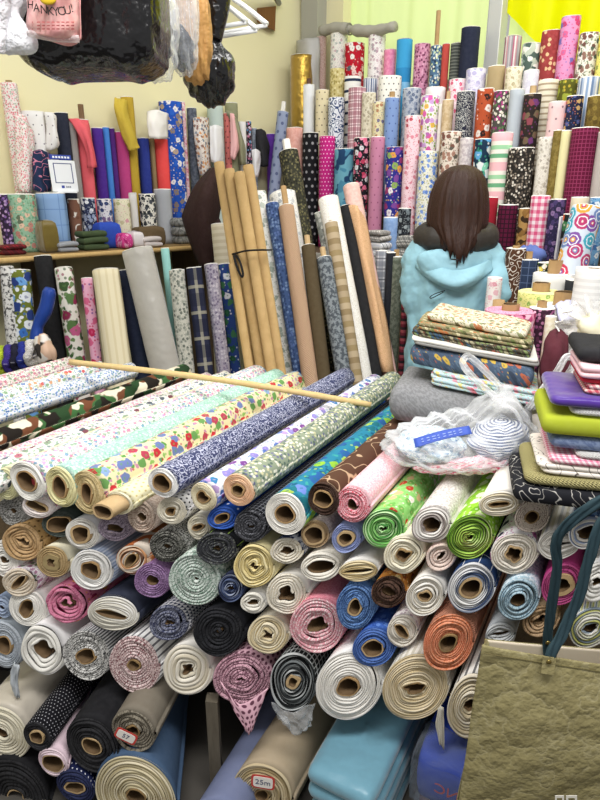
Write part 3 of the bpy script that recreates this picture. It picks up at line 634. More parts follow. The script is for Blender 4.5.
for i, (cx, cy, rx, ry, bm, em, core, op, lb) in enumerate(PILE):
    rg = random.Random(i)
    Cn, U, a, b = endframe(cx, cy, rx * 1.035, ry * 1.035, rg.uniform(-.010, .016), -4)
    Lr = 1.0 if cx < 395 else .60
    PO[lb] = (roll(lb, G2, Cn, U, Z, AX, Lr, a, b, fab(bm), fab(em), core, 200 + i, **dict(dict(N=64, turns=6), **op)), Cn, U, a, b)
def po(s): return [v for k, v in PO.items() if k.startswith(s)][0]
# ---------------------------------------------------------------- rolls lying on the floor under the shelf
G3 = 'rolls lying in the dark under the table shelf'
LOW = [
 (0, 733, 29, 27, .07, ('sh', 'cbc3b4', 0), ('en', 'e6dfc8', 'cfc5a6', .2), None, dict(inner=(.2, .2, 0), turns=9), 'cream satin roll at the left edge under the shelf'),
 (37, 737, 14, 15, .10, ('dt', '14141a', 'c9c9cf', .011, .14), ('en', '1b1b20', '0d0d10', .3), T(.52, mat=CBL), dict(turns=5), 'black roll with white pin dots'),
 (53, 763, 15, 15, .10, ('pl', 'edd3de'), ('en', 'efd9e2', 'd9b7c6', .2), T(.7, mat=CBL, th=.003), dict(turns=3), 'thin pale pink roll on a wide tube'),
 (92, 746, 26, 28, .09, ('pl', '121216'), ('en', '17171b', '0a0a0c', .3), T(.38, mat=CBL), dict(turns=8), 'black roll with an open tan core beside the pale pink one'),
 (133, 731, 22, 21, .08, ('pl', '7c7466'), ('en', '8a8272', '554e42', .45), T(.32, mat=CBD), dict(turns=6, relief=.007), 'grey-brown woollen roll with a handwritten ticket'),
 (16, 796, 34, 36, .09, ('pl', '101014'), ('en', '141418', '08080a', .3), T(.24, mat=CBL), dict(turns=8), 'big black roll lowest in the left corner'),
 (75, 787, 19, 18, .10, ('dt', '17204a', 'e2e4ee', .016, .16), ('en', '17204a', '0e1430', .3), T(.56, g=.4, mat=CBL, rot=.2, th=.006), dict(turns=4), 'navy roll with white dots and a squeezed core'),
 (136, 797, 41, 40, .105, ('pl', '3f5877'), ('el', ['d9ceae', 'b8ab86', 'e2d8bc', 'c6ba94'], 60), T(.24, mat=CBD), dict(turns=12), 'big denim blue roll with cream plies'),
 (262, 795, 31, 31, 'rest', ('pl', 'b09f84'), ('el', ['c9b894', 'a8966f', 'd3c4a2'], 60), T(.24, mat=CBD), dict(turns=12), 'beige canvas roll with a red bordered ticket'),
 (216, 826, 28, 24, 'rest', ('pl', '6f7899'), ('en', '7a83a3', '59617f', .3), None, dict(inner=(.2, .2, 0)), 'periwinkle grey roll lying behind the wooden post'),
 (40, 690, 15, 16, -.15, ('pl', '17171a'), ('en', '17171a', '0a0a0c', .3), None, dict(inner=(.2, .2, 0), turns=4), 'black roll lying deep in shade under the white fluffy one'),
]
for i, (cx, cy, rx, ry, off, bm, em, core, op, lb) in enumerate(LOW):
    if off == 'rest':                                  # lies on the floor: bring it forward until its underside meets the floor
        lo, hi = -.1, .5
        for _ in range(40):
            off = (lo + hi) / 2; Cn, U, a, b = endframe(cx, cy, rx, ry, off, 8)
            if Cn[2] - b * 1.05 < PZ + .002: lo = off
            else: hi = off
    Cn, U, a, b = endframe(cx, cy, rx, ry, off, 8)
    ax = azv({5: -6, 6: -6, 7: -6, 2: -6, 8: 27, 9: 24, 10: 12}.get(i, 12))
    print('LOW', lb[:30], round(off, 3), np.round(Cn, 3), round(b, 3))
    PO[lb] = (roll(lb, G3, Cn, U, Z, ax, .88, a, b, fab(bm), fab(em), core, 300 + i, **dict(dict(N=64, turns=6), **op)), Cn, U, a, b)
# ---------------------------------------------------------------- upright rolls on the stepped stand along the back wall
def upright(label, group, top, base, r, bm, em, core=None, seed=0, **k):
    top = np.array(top, float); base = np.array(base, float)
    W = base - top; L = np.linalg.norm(W); W = W / L
    U = np.cross(W, np.array((.3, 1, 0))); U /= np.linalg.norm(U); V_ = np.cross(U, W)
    kw = dict(dict(N=28, turns=3, inner=(.35, .35, 0), hollow=.1, rings=10, relief=.002, dip=.003, body=.016, iw=.1, ow=.02), **k)
    return roll(label, group, top, U, V_, W, L, r, r, bm, em, core, seed, **kw)
def along(top, thru, z):
    d = thru - top; return top + d * ((z - top[2]) / d[2])
WE = ('en', 'efede6', 'd8d4c8', .15); BE = ('en', '2a2a2c', '141416', .3)
MF = lambda *c: list(c)
BW = [
 # x, ytop, width, tier, cloth, options, label tail
 ('A', 322.5, 37, 11, ('dm', 'bfa59d', 'a88880', 30), {}, 'slim dusty pink damask roll right of the grey folded cloth'),
 ('A', 339, 34, 19, ('fl', 'ebe9e2', ['a9b5b0', 'c9aeb4'], 26, .45), {}, 'white roll with faint grey sprigs, below the tied grey bundle'),
 ('A', 355.5, 44, 21, ('fl', 'b8152c', ['ece6e0', 'e9c9c2', '5c5f66'], 13, .6), {}, 'crimson roll with white crane-like blossoms'),
 ('A', 376, 33, 19, ('fl', 'eeecea', ['b59aa5', 'cdb9bf', 'a9a2a6'], 26, .6), {}, 'white roll with mauve sprigs, right of the crimson one'),
 ('A', 390.5, 50, 13, ('tw', 'e080a6', 'ea97b6', 60), {}, 'short plain pink roll between the mauve sprig and blue rolls'),
 ('A', 405, 40, 17, ('st', 1, ['3d9ccf', '3d9ccf', '2f87bd', '7fb9dd'], .30), {}, 'sky blue roll with a folded white edge'),
 ('A', 421.5, 44, 17, ('ti', 'c98aa6', ['6a3550', '8b4a6b', 'dba5bd'], 70), {}, 'mauve pink roll with a dark tiny leaf print'),
 ('A', 437, 46, 12.5, ('ti', '4f6f8f', ['cdd9a8', '24354f', '9ab8c8', 'e3e3d6'], 70), dict(core=dict(r=(.55, .55, 0), out=.17, th=.004, mat=CB)), 'blue-green mosaic roll with a tall cardboard core sticking up'),
 ('A', 446.5, 44, 8, ('pl', 'b54038'), {}, 'slim brick red roll touching the grey ribbed one'),
 ('A', 455.5, 43.5, 11, ('st', 1, ['4e524e', '74786f', '3a3d3a'], .016), {}, 'dark grey ribbed roll left of the tall navy one'),
 ('A', 471, 28, 20, ('pl', '141a30'), {}, 'tall plain navy roll beside the steel post'),
 ('A', 513, 37, 18, ('st', 0, ['b9b5b6', '8f8a8d', 'a86478', 'd6d2ce', 'c08d92', '9c989b'], .05), {}, 'grey and rose vertically striped roll right of the steel post'),
 ('A', 531.5, 44, 19, ('cm', ['e6e6dc', '7d9288', 'b5bfae', '4d5f58'], 26), {}, 'white roll with dark green leaf sprays under the yellow cloth'),
 ('A', 551, 31, 20, ('ti', '963c3c', ['a04444', 'd9b88c', '8f3636'], 48), {}, 'brick red roll with tiny cream flowers under the yellow cloth'),
 ('A', 570.5, 17, 20, ('fl', 'd993bd', ['c43f6c', 'd5638f', '7a6fb5'], 15, .55), {}, 'tallest pink roll with red roses and a lattice, under the yellow cloth'),
 ('A', 589, 33, 20, ('fl', 'e6e2d6', ['6f4a44', '8f6a5f', '4f5f52'], 20, .8, ['7f8f74']), {}, 'white roll with brown and green paisley right of the tallest pink one'),
 ('A', 608, 40, 18, ('fl', 'e6dc7a', ['c9a53f', '8f9a52'], 20, .6), {}, 'yellow printed roll cut by the right edge of the picture'),
 # second row
 ('B', 302.5, 56, 25, ('sh', 'a98a3c', .75), {}, 'shiny gold satin roll in the corner by the cream wall'),
 ('B', 338, 69, 16, ('ti', 'cdbf84', ['a39456', 'ddd2a0'], 60), {}, 'khaki yellow tiny print roll under the white sprig one'),
 ('B', 353, 77, 18, ('st', 1, ['e9e7e2', '28344f', 'e9e7e2', 'e9e7e2'], .06), {}, 'white roll with one navy band above the burgundy check'),
 ('B', 370.5, 79, 15, ('st', 0, ['dcdde2', '45557a', 'c9ccd6', '8f9ab5'], .03), {}, 'navy and white pinstriped roll beside the burgundy check'),
 ('B', 390.5, 77, 24, ('dt', 'ebe9e0', '4f4f52', .03, .14), dict(ow=.07), 'crumpled white roll with dark dots under the short pink one'),
 ('B', 411, 88.5, 20, ('fl', 'b6bcc6', ['5d6b85', '7a869e', '8f99ad'], 22, .85), {}, 'grey-blue rose print roll with a white top'),
 ('B', 436, 88, 21, ('pl', 'e9e4e4'), {}, 'pale roll showing its white top above the pink and green floral'),
 ('B', 458, 80, 19, ('fl', 'f2dfe4', ['d85f7f', 'e89ab0'], 22, .6), {}, 'white roll with pink scrolls in front of the tall navy one'),
 ('B', 477, 70, 21, ('fl', 'dcdae8', ['b3aed2', 'c9c4de'], 18, .8), {}, 'lilac and white blotched roll left of the khaki brown one'),
 ('B', 497, 66.5, 18, ('pl', 'a8946c'), dict(ow=.05), 'plain khaki brown roll at the foot of the steel post'),
 ('B', 514.5, 68, 18, ('fl', 'e4ddc4', ['b9ad8a', 'cfc5a2'], 24, .6), dict(ow=.07), 'cream crumpled roll right of the khaki brown one'),
 ('B', 531, 70.5, 16, ('tw', 'd2d0de', 'e2e0ea', 40), {}, 'pale lavender roll below the green leaf one'),
 ('B', 548, 80, 21, ('st', 1, ['e6ddc8', 'e6ddc8', 'a9997f'], .026), {}, 'cream roll with thin brown rings'),
 ('B', 569, 80, 19, ('fl', '5a5a1e', ['d2b93f', '9aa23c'], 9, .7), {}, 'olive roll with big yellow leaves under the tallest pink one'),
 ('B', 590, 78, 22, ('st', 0, ['8ba3c4', 'd9dde2', '6f86a8', 'aebbd0', 'e3e3e2'], .055), {}, 'blue and white broad striped roll near the right edge'),
 ('B', 611, 62, 18, ('pl', 'd9cf8f'), {}, 'plain straw yellow roll partly outside the right edge'),
 # third row
 ('C', 309, 85, 12.5, ('pl', 'e6e9ec'), dict(core=dict(r=(.5, .5, 0), out=.035, th=.004, mat=cardboard('5a3a2c'))), 'slim plain white roll in front of the gold satin'),
 ('C', 322, 90, 14.5, ('dt', 'ded2ae', '5e5345', .036, .12), {}, 'cream roll with small dark dots beside the slim white one'),
 ('C', 337, 98, 18, ('dm', 'dfe3ea', '3a4d75', 12, .45), {}, 'white roll with flowing navy swirls'),
 ('C', 356.5, 88, 19.5, ('pd', 'f0dde0', '8f3a52', '6a2238', .042), {}, 'burgundy and white checked roll'),
 ('C', 369, 93, 15, ('fl', 'd9d2bd', ['a9a08a', 'c2b9a0'], 30, .8), {}, 'beige lace roll behind the cream posy roll'),
 ('C', 379.5, 102, 14, ('fl', 'e6dcb2', ['b07f5c', '6f6f8f', 'c98f7a'], 22, .4), {}, 'cream roll with small posies next to the periwinkle one'),
 ('C', 393, 98, 15, ('dt', '7f9acb', '4f64a0', .038, .12), dict(core=dict(r=(.5, .5, 0), out=.03, th=.004, mat=CB)), 'periwinkle blue roll with sparse dark dots'),
 ('C', 430, 96, 20, ('fl', 'ebe6e4', ['d65fa5', 'c9a3d6', 'e0b84a', 'b56fb0'], 15, .8, ['8fae4a', '6f9a3f']), {}, 'white roll with pink roses and yellow-green leaves'),
 ('C', 441, 104, 5, ('pl', 'ebe7e0'), {}, 'thin white roll edge squeezed beside the beige line print'),
 ('C', 449, 100, 12, ('tw', 'd2bd9a', 'c2a983', 40), dict(core=dict(r=(.6, .6, 0), out=.04, th=.004, mat=CBL)), 'beige roll with faint lines and a pale core on top'),
 ('C', 466, 92, 19, ('dm', '25273a', 'c2c4be', 26, .35), {}, 'navy roll with a white lace-like panel and striped rim'),
 ('C', 485, 89, 18, ('fl', 'b0502f', ['2f1f1e', 'e6dcd4', 'b0502f'], 13, .45), {}, 'terracotta roll with black starry flowers and white blossoms'),
 ('C', 501.5, 91, 15.5, ('ti', '4c4a44', ['d8d2bf', '8f2f6f', 'e6e2d6', '5f7f4f', 'a83f7f'], 64), {}, 'tiny multicoloured meadow print roll with a white rim'),
 ('C', 516.5, 89.5, 15.5, ('pl', 'b3bcc4'), {}, 'plain grey-blue roll left of the dark brown floral'),
 ('C', 532, 94, 18, ('fl', '2c2421', ['6b3a72', '70604a', '8a4550'], 13, .5), dict(core=dict(r=(.5, .5, 0), out=.035, th=.004, mat=CBL)), 'dark brown roll with purple flowers and a white rim'),
 ('C', 558, 102, 19, ('dt', 'ecc9c9', '8f7a80', .05, .1), {}, 'pale pink roll with a few small grey marks'),
 ('C', 575, 96, 17, ('fl', '1f2440', ['c9a56a', '4a5a8f', 'c2705f'], 20, .5), {}, 'navy roll with small tan and coral flowers'),
 ('C', 597, 96, 20, ('fl', '6f5c2a', ['8a7738', '5a4a22'], 20, .8), {}, 'olive brown roll with faint leaves by the right edge'),
 # fourth row
 ('D', 295, 128, 18, ('tw', 'dca296', 'e4b0a4', 60), {}, 'plain salmon pink roll under the gold satin'),
 ('D', 309.5, 133, 18, ('dt', '16161a', '9a9a9c', .04, .2), {}, 'black roll with rows of pale floral medallions'),
 ('D', 326, 136, 17.5, ('dt', 'c3227f', 'f2c6de', .022, .17), {}, 'magenta roll with white dots'),
 ('D', 344.5, 149, 23, ('cm', ['6aa5b8', '1e3f63', '4a86a2'], 14), dict(turns=4), 'teal roll with navy blotches'),
 ('D', 362, 138, 17, ('fl', '1c1a22', ['d8698a', 'e89ab0', 'd7d9dc', 'b93f5c'], 15, .75), {}, 'black roll with pink and white roses'),
 ('D', 378, 137, 15.5, ('dt', 'c583a0', '9a5878', .04, .11), {}, 'dusty rose roll with sparse dark dots'),
 ('D', 395, 147, 19, ('fl', '2c3089', ['e8e2e6', 'e0a04a', 'a03a6f', '8fae5a', '7f4a9a'], 12, .85), {}, 'royal blue roll crowded with bright multicoloured flowers'),
 ('D', 412.5, 116, 17, ('fl', 'efd0d8', ['b83f52', 'd98a9a'], 22, .3), {}, 'tall pale pink roll with a few red roses'),
 ('D', 428.5, 151, 21, ('fl', 'e8e8da', ['5f85cf', '7f9fdc'], 22, .6, ['b9b98a']), {}, 'cream roll with blue cornflowers left of the woman'),
 ('D', 451, 132, 22, ('fl', 'ddd2c4', ['7a4f44', 'a9806f', '5f5a50'], 18, .85, ['8f8672']), {}, 'off-white roll with brown autumn flowers above the woman'),
 ('D', 467, 138, 14, ('tw', 'd8d0cf', 'bdb2b5', 70), {}, 'grey-white speckled roll right above the woman'),
 ('D', 483.5, 139, 19, ('fl', '17324a', ['3fa58a', '7fd0b0', '5fa5d6', 'dfe6e6'], 10, .85, ['3f9a80', '2f7f6c']), {}, 'dark teal roll with green palm leaves and blue flowers'),
 ('D', 503.5, 133, 22, ('st', 1, ['f0bcc2', 'f0bcc2', 'f2ece2', '9fd2a6', 'f2ece2', '6fae84', 'f0e9dc'], .13), {}, 'pink, white and green ring striped roll'),
 ('D', 522.5, 148, 27, ('ti', '25221f', ['8a7f72', 'd9d2c6', '5a5148', '3a342f'], 85), dict(turns=4), 'black sequin speckled roll'),
 ('D', 546, 137, 16, ('fl', 'e4dfd4', ['b0a89c', 'c9c2b4'], 34, .6), {}, 'white roll with tiny grey leaves right of the sequin one'),
 ('D', 559, 130, 13, ('tw', '75642f', '8a7840', 50), {}, 'old gold roll with a white rim'),
 ('D', 567.5, 131, 10, ('pl', 'e6e0a8'), {}, 'slim pale yellow roll beside the maroon check'),
 ('D', 586, 128, 27, ('gr', '611233', '92365c', .016, .2), dict(turns=4), 'large maroon roll with a fine check grid'),
 ('D', 606, 132, 16, ('pl', 'b9b0a8'), {}, 'grey-beige roll cut by the right edge beside the maroon one'),
 # front of the shelf
 ('E', 393, 217, 19, ('tw', '86a6d6', '94b2dd', 60), dict(turns=4), 'short light blue roll standing on the white edged shelf'),
 ('E', 490, 197, 16, ('pl', 'a11226'), dict(ow=.04), 'short bright red roll right of the woman'),
 ('E', 508.5, 204.5, 20, ('gr', '5c1235', '2a0a1c', .02, .25), dict(turns=4), 'dark maroon checked roll with a flat top, right of the red one'),
 ('E', 526, 208, 15.5, ('cm', ['b08a52', '3a2a1a', '8a6636'], 26), {}, 'leopard print roll'),
 ('E', 541.5, 195.5, 19, ('ck', 'f4e4e6', 'd8557f', .030), dict(turns=4), 'pink and white gingham roll'),
 ('E', 558, 199, 17, ('fl', '2a2544', ['5f4a7a', '8a6f9a', '463a66'], 20, .8), {}, 'dark purple patchwork print roll right of the gingham'),
 ('E', 561.5, 216, 9, ('st', 0, ['ddd9dc', '9a9aa8'], .02), {}, 'slim grey and white striped roll before the purple patchwork'),
 ('E', 405, 208, 14, ('fl', '23262c', ['6f7a80', '9aa3a6'], 20, .6), {}, 'charcoal roll with grey feather print beside the light blue one'),
]
TAIL = dict(A='in the top row', B='in the second row', C='in the third row', D='in the fourth row', E='on the shelf front')
GB = 'upright rolls on the stepped stand'
for i, (k, x, y, wd, bm, op, lb) in enumerate(BW):
    d = TD[k]; top = onB(x, y, d); r = wd / 2 * depth(top) / F * .99
    rg = random.Random(900 + i); op = dict(op); core = op.pop('core', None)
    top = top + NB * rg.uniform(-.01, .01)
    base = top.copy(); base[2] = TZ[k] + .001
    em = WE if k != 'A' else ('en', 'd9d4c8', 'b9b3a4', .3)
    upright(lb + (', ' + TAIL[k] if len(lb.split()) < 11 else ''), GB, top, base, r, fab(bm), fab(em), core, 500 + i, **op)
# draped grey cloth and the tied grey bundle on top of the upper row
rows = [[onB(298, 41, .14), onB(308, 39, .20), onB(318, 39, .14)], [onB(297, 60, .15), onB(308, 58, .24), onB(319, 56, .16)], [onB(299, 75, .15), onB(311, 78, .22), onB(318, 80, .15)], [onB(300, 110, .15), onB(310, 112, .2), onB(318, 110, .15)]]
v, f, uv = sheetv(rows, 5, .006, 1)
o = solid(link('folded_cloth', v, f, fab(('pl', 'b3b2ae')), uvs=uv, loc=v[0]), .02)
tag(o, 'plain grey cloth draped in the corner left of the dusty pink roll', 'cloth')
pa, pb = onB(322, 31, .12), onB(395, 28, .12)
P = [pa + (pb - pa) * x + Z * .012 * math.sin(x * 7) for x in np.linspace(0, 1, 26)]
R = [.042 * (1 - .42 * math.exp(-((x - .42) / .05) ** 2)) * (.8 + .2 * math.sin(3.1 * x + .3)) + .003 * math.sin(x * 40) for x in np.linspace(0, 1, 26)]
v, f, uv = tubev(P, R, 20, flat=.8)
t = thing('cloth_bundle', 'grey cloth bundle tied in the middle lying on the white sprig rolls', 'cloth', P[10])
part('bundled_cloth', v, f, fab(('pl', 'a3a093')), t, uvs=uv)
a = np.linspace(0, 2 * math.pi, 24); cc = P[10]
ringp = [cc + np.cross(DB, Z) * .032 * math.cos(q) + Z * .03 * math.sin(q) for q in a]
v, f, uv = tubev(ringp, .005, 6); part('tie', v, f, fab(('pl', '8a877a')), t, uvs=uv)
# rolls standing on the floor in front of the white edged shelf
GF = 'rolls standing on the floor below the white edged shelf'
for x, y, wd, d, bm, core, lb in [
    (382, 250, 14, .95, ('pd', 'dcdee2', '6f7684', '3f4452', .05), None, 'grey and white plaid roll standing below the white edged shelf'),
    (391, 252, 10, 1.02, ('pl', '191c24'), None, 'black roll standing below the short light blue roll'),
    (396.5, 256, 14, 1.0, ('tw', '5c6356', '7a8072', 60), dict(r=(.6, .6, 0), out=.03, th=.004, mat=CB), 'grey-green moire roll standing left of the woman'),
    (407, 262, 7, 1.06, ('st', 1, ['6a2030', '2a2024', '9a4a52'], .04), None, 'dark red striped roll half hidden by the woman'),
    (377, 262, 11, .92, ('fl', 'e08aa4', ['d8c23f', 'e9b4c4'], 20, .6), None, 'pink flowered roll behind the grey plaid one')]:
    top = onB(x, y, d); r = wd / 2 * depth(top) / F; base = top.copy(); base[2] = ZF + .002
    upright(lb, GF, top, base, r, fab(bm), fab(WE), core, int(x * 7), **({} if core is None else {}))
# folded lengths lying on the shelf behind the light blue roll
def slab_stack(name, label, cat, group, c, ax, sx, sy, layers, mats, seed=0, corner=.03, sag=0.0, lean=0.0, edge=.013, tilt=0.0):
    """folded cloth: plies with rounded fold edges, one solid; c = centre of the base, ax = plan angle of the long side"""
    rg = np.random.RandomState(seed); n = 64; V = []; MI = []; uv = []
    ca, sa = math.cos(ax), math.sin(ax); z = 0; rings = []
    q = np.linspace(0, 2 * math.pi, n, endpoint=False)
    e = 14.0
    sxn = np.sign(np.cos(q)) * np.abs(np.cos(q)) ** (2 / e); syn = np.sign(np.sin(q)) * np.abs(np.sin(q)) ** (2 / e)
    for li, th in enumerate(layers):
        ox, oy, kx, ky = rg.uniform(-.006, .006), rg.uniform(-.006, .006), rg.uniform(.965, 1), rg.uniform(.965, 1)
        for k in range(7):
            a = math.pi * k / 6; ins = min(th * .5, edge) * (1 - math.sin(a) ** .8) * (1 if 0 < k < 6 else 1.25)
            zz = z + th * .5 * (1 - math.cos(a))
            rings.append((zz, ins, ox, oy, kx, ky, li))
        z += th
    H = z
    rings = [(0, min(sx, sy) * .5, 0, 0, 1, 1, 0)] + rings + [(H, min(sx, sy) * .25, 0, 0, 1, 1, len(layers) - 1), (H, min(sx, sy) * .45, 0, 0, 1, 1, len(layers) - 1)]
    for (zz, ins, ox, oy, kx, ky, li) in rings:
        for j in range(n):
            x = sxn[j] * max(.002, sx / 2 * kx - ins) + ox; y = syn[j] * max(.002, sy / 2 * ky - ins) + oy
            dz = .004 * math.sin(x * 31 + li) * math.sin(y * 27 + li * 2) * min(1, zz / .02) - sag * (abs(2 * x / sx) ** 2.2) * (zz / H)
            V.append((c[0] + x * ca - y * sa, c[1] + x * sa + y * ca, c[2] + max(0, zz + dz) + lean * (x / sx) * (zz / H) + tilt * (x / sx))); uv.append((x + zz * .7, y + zz * .7))
    Fc = []
    for i in range(len(rings) - 1):
        for j in range(n):
            Fc.append((i * n + j, i * n + (j + 1) % n, (i + 1) * n + (j + 1) % n, (i + 1) * n + j)); MI.append(rings[i + 1][6] % len(mats))
    Fc.append(tuple((len(rings) - 1) * n + j for j in range(n))); MI.append((len(layers) - 1) % len(mats))
    Fc.append(tuple(range(n - 1, -1, -1))); MI.append(0)
    o = link(name, V, Fc, mats, uvs=uv, mi=MI, loc=c); tag(o, label, cat, group); return o
bax = math.atan2(DB[1], DB[0])
c0 = onB(376, 243, .80); c0[2] = TZ['D'] + .001
slab_stack('folded_cloth', 'white and grey striped folded cloth on the shelf left of the light blue roll', 'cloth', 'folded cloths on the white edged shelf', c0, bax, .13, .1, [.035, .035], [fab(('st', 1, ['e3e3e4', '8f95a0', 'e3e3e4', 'd0d2d8'], .03))], 3)
c0 = c0 + Z * .073
slab_stack('folded_cloth', 'brown and white checked folded cloth, topmost left of the light blue roll', 'cloth', 'folded cloths on the white edged shelf', c0, bax, .12, .1, [.03, .025], [fab(('pd', 'd9d6d0', '6f6a66', '4a4644', .03))], 4)
c0 = onB(407, 243, .82); c0[2] = TZ['D'] + .001
slab_stack('folded_cloth', 'black and white checked folded cloth on the shelf behind her left shoulder', 'cloth', 'folded cloths on the white edged shelf', c0, bax, .09, .07, [.05, .06], [fab(('pd', 'd0cfc8', '3a3d3f', '1f2224', .03))], 5)
# ---------------------------------------------------------------- upper row on the wall shelf, left
GL = 'upright bolts at the back of the wall shelf'
LS = [
 (9, 83, 18, ('fl', 'e9e3df', ['d8707f', 'e39aa4', '9fb09a'], 60, .85), dict(core=dict(r=(.6, .6, 0), out=.01, th=.004, mat=CBD)), 'white roll with tiny pink flowers at the left edge'),
 (33, 112, 26, ('dt', 'e9e8e6', '6a6470', .04, .08), {}, 'white roll with tiny sparse dots and a brown core beside it'),
 (61, 113, 16, ('pl', '1d2233'), {}, 'dark navy roll behind the small white sign'),
 (70, 121, 13, ('pl', '9a9794'), {}, 'plain grey draped roll between the navy and coral ones'),
 (82, 120, 15, ('pl', 'e8606a'), dict(core=dict(r=(.75, .75, 0), out=.07, th=.004, mat=cardboard('7a5a3c'))), 'coral pink roll with a brown core standing out of its top'),
 (97, 128, 13, ('pl', '45208a'), {}, 'plain violet roll right of the coral one'),
 (105.5, 127, 8, ('pl', '3f7fd2'), {}, 'plain bright blue roll between violet and plum ones'),
 (111.5, 128, 7, ('pl', '4a1a72'), {}, 'slim plum purple roll beside the raspberry one'),
 (121, 132, 14.5, ('pl', 'b83a7c'), {}, 'raspberry pink satin roll left of the yellow one'),
 (127, 97, 14, ('pl', 'b89a2c'), {}, 'mustard yellow roll, tallest beside the raspberry one'),
 (143, 138, 13, ('pl', '1f2f86'), {}, 'deep navy blue roll left of the red one'),
 (151.5, 138, 6, ('pl', '8a7350'), {}, 'slim khaki roll between the navy and red ones'),
 (161, 139, 15, ('pl', 'ee4a48'), {}, 'bright red draped roll under the white cloth'),
 (170, 102, 26, ('fl', '1f4fb0', ['b59f86', 'e6e2e0', '8a7a6c', '2a5fc0'], 14, .9), {}, 'bright blue roll with beige paisley, right of the white cloth'),
 (182.5, 102, 5.5, ('fl', 'e8c0c8', ['d87f96', 'f0e6e6'], 30, .7), {}, 'narrow pink flowered roll touching the blue paisley'),
 (191.5, 108, 11, ('tw', '4f5662', '69707c', 50), {}, 'slate grey roll right of the narrow pink one'),
 (215, 105, 18, ('pl', 'b9c9c2'), {}, 'pale grey-green roll under the hanging black bag'),
 (231, 103, 14, ('pl', '8a8c6c'), {}, 'sage olive roll behind the coral dashed one'),
 (227.5, 113, 9, ('dt', 'f08a86', '8a4a4c', .03, .16), {}, 'coral roll with small dark dashes'),
 (241.5, 122, 9.5, ('pl', 'eceae8'), {}, 'plain white roll right of the sage olive one'),
 (248.5, 121, 6, ('fl', '22202a', ['e07fa0', 'd9c9d6', '6fa0c9'], 30, .85), {}, 'black slim roll with pink flowers'),
 (254, 128, 6, ('tw', '7f8896', '9aa2ae', 60), {}, 'slim blue-grey roll beside the black jacket cloth'),
 (272, 134, 13, ('pl', '5a2a9a'), dict(ow=.06), 'purple draped roll near the corner'),
]
for i, (x, y, wd, bm, op, lb) in enumerate(LS):
    op = dict(op); core = op.pop('core', None); top = onL(x, y, .085 if i != 1 else .09); r = min(wd / 2 * depth(top) / F, .075)
    base = top.copy(); base[2] = ZS + .001
    upright(lb, GL, top, base, r, fab(bm), fab(WE), core, 700 + i, **op)
def drape(label, cat, rowsL, spec, name='draped_cloth', th=.006, wob=.006, seed=0, k=5, mat=None, group=None, parent=None):
    v, f, uv = sheetv(rowsL, k, wob, seed)
    if parent is not None: o = part(name, v, f, mat or fab(spec), parent, uvs=uv)
    else: o = tag(link(name, v, f, mat or fab(spec), uvs=uv, loc=v[0]), label, cat, group)
    return solid(o, th)
L_ = lambda x, y, d: onL(x, y, d)
byl = lambda s: [o for o in C.objects if o.get('label', '').startswith(s)][0]
drape(None, None, [[L_(15, 113, .15), L_(24, 116, .17), L_(33, 132, .16)], [L_(15, 140, .15), L_(25, 145, .19), L_(34, 155, .17)], [L_(17, 190, .15), L_(25, 192, .18), L_(33, 193, .17)]], ('fl', 'e9e3df', ['d8707f', 'e39aa4', '9fb09a'], 60, .85), 'loose_end', parent=byl('white roll with tiny pink flowers at the left'))
drape(None, None, [[L_(45, 112, .15), L_(53, 113, .18), L_(56, 118, .16)], [L_(47, 130, .15), L_(55, 133, .19), L_(59, 140, .17)], [L_(46, 150, .15), L_(52, 150, .18), L_(58, 148, .17)]], ('dt', 'e9e8e6', '6a6470', .04, .08), 'loose_end', parent=byl('white roll with tiny sparse'), seed=2)
drape(None, None, [[L_(68, 119, .10), L_(78, 119, .15), L_(88, 124, .12)], [L_(75, 128, .15), L_(83, 127, .17), L_(91, 135, .15)], [L_(86, 150, .15), L_(90, 150, .18), L_(94, 152, .16)], [L_(88, 168, .15), L_(92, 168, .18), L_(97, 167, .16)]], ('pl', 'e8606a'), 'loose_end', parent=byl('coral pink roll'), seed=3)
drape(None, None, [[L_(115, 98, .14), L_(121, 99, .16), L_(126, 100, .14)], [L_(115, 112, .15), L_(122, 115, .18), L_(130, 118, .15)], [L_(122, 135, .15), L_(130, 138, .18), L_(137, 140, .16)], [L_(129, 152, .15), L_(133, 150, .18), L_(139, 148, .16)]], ('pl', 'c9ae3a'), 'loose_end', parent=byl('mustard yellow'), seed=4)
drape('white cloth folded over the bright red roll', 'cloth', [[L_(147, 112, .13), L_(157, 110, .16), L_(168, 114, .13)], [L_(147, 124, .16), L_(157, 124, .19), L_(168, 126, .15)], [L_(149, 137, .16), L_(158, 139, .19), L_(167, 138, .15)]], ('pl', 'ece9e4'), 'folded_cloth', seed=5)
drape('printed paper-like cloth with orange sprigs hanging beside the slate grey roll', 'cloth', [[L_(193, 118, .13), L_(200, 117, .16), L_(208, 118, .13)], [L_(195, 145, .15), L_(203, 145, .19), L_(210, 146, .15)], [L_(200, 175, .15), L_(205, 176, .18), L_(211, 176, .15)]], ('fl', 'e0d8d0', ['d89a5f', '8f6a5c', '7f8a96'], 26, .85), 'hanging_cloth', seed=6)
drape('white cloth with fine creases hanging over the pale grey-green roll', 'cloth', [[L_(210, 126, .17), L_(216, 125, .20), L_(223, 127, .17)], [L_(210, 145, .18), L_(217, 146, .21), L_(224, 146, .18)], [L_(211, 162, .18), L_(217, 163, .21), L_(223, 163, .18)]], ('pl', 'e9e9ea'), 'hanging_cloth', seed=7)
drape('pale pink cloth corner hanging from the coral dashed roll', 'cloth', [[L_(230, 113, .15), L_(233, 114, .17), L_(236, 118, .15)], [L_(231, 140, .15), L_(236, 140, .18), L_(241, 143, .16)], [L_(231, 158, .15), L_(234, 160, .17), L_(236, 160, .15)]], ('pl', 'f0b9b8'), 'hanging_cloth', seed=8)
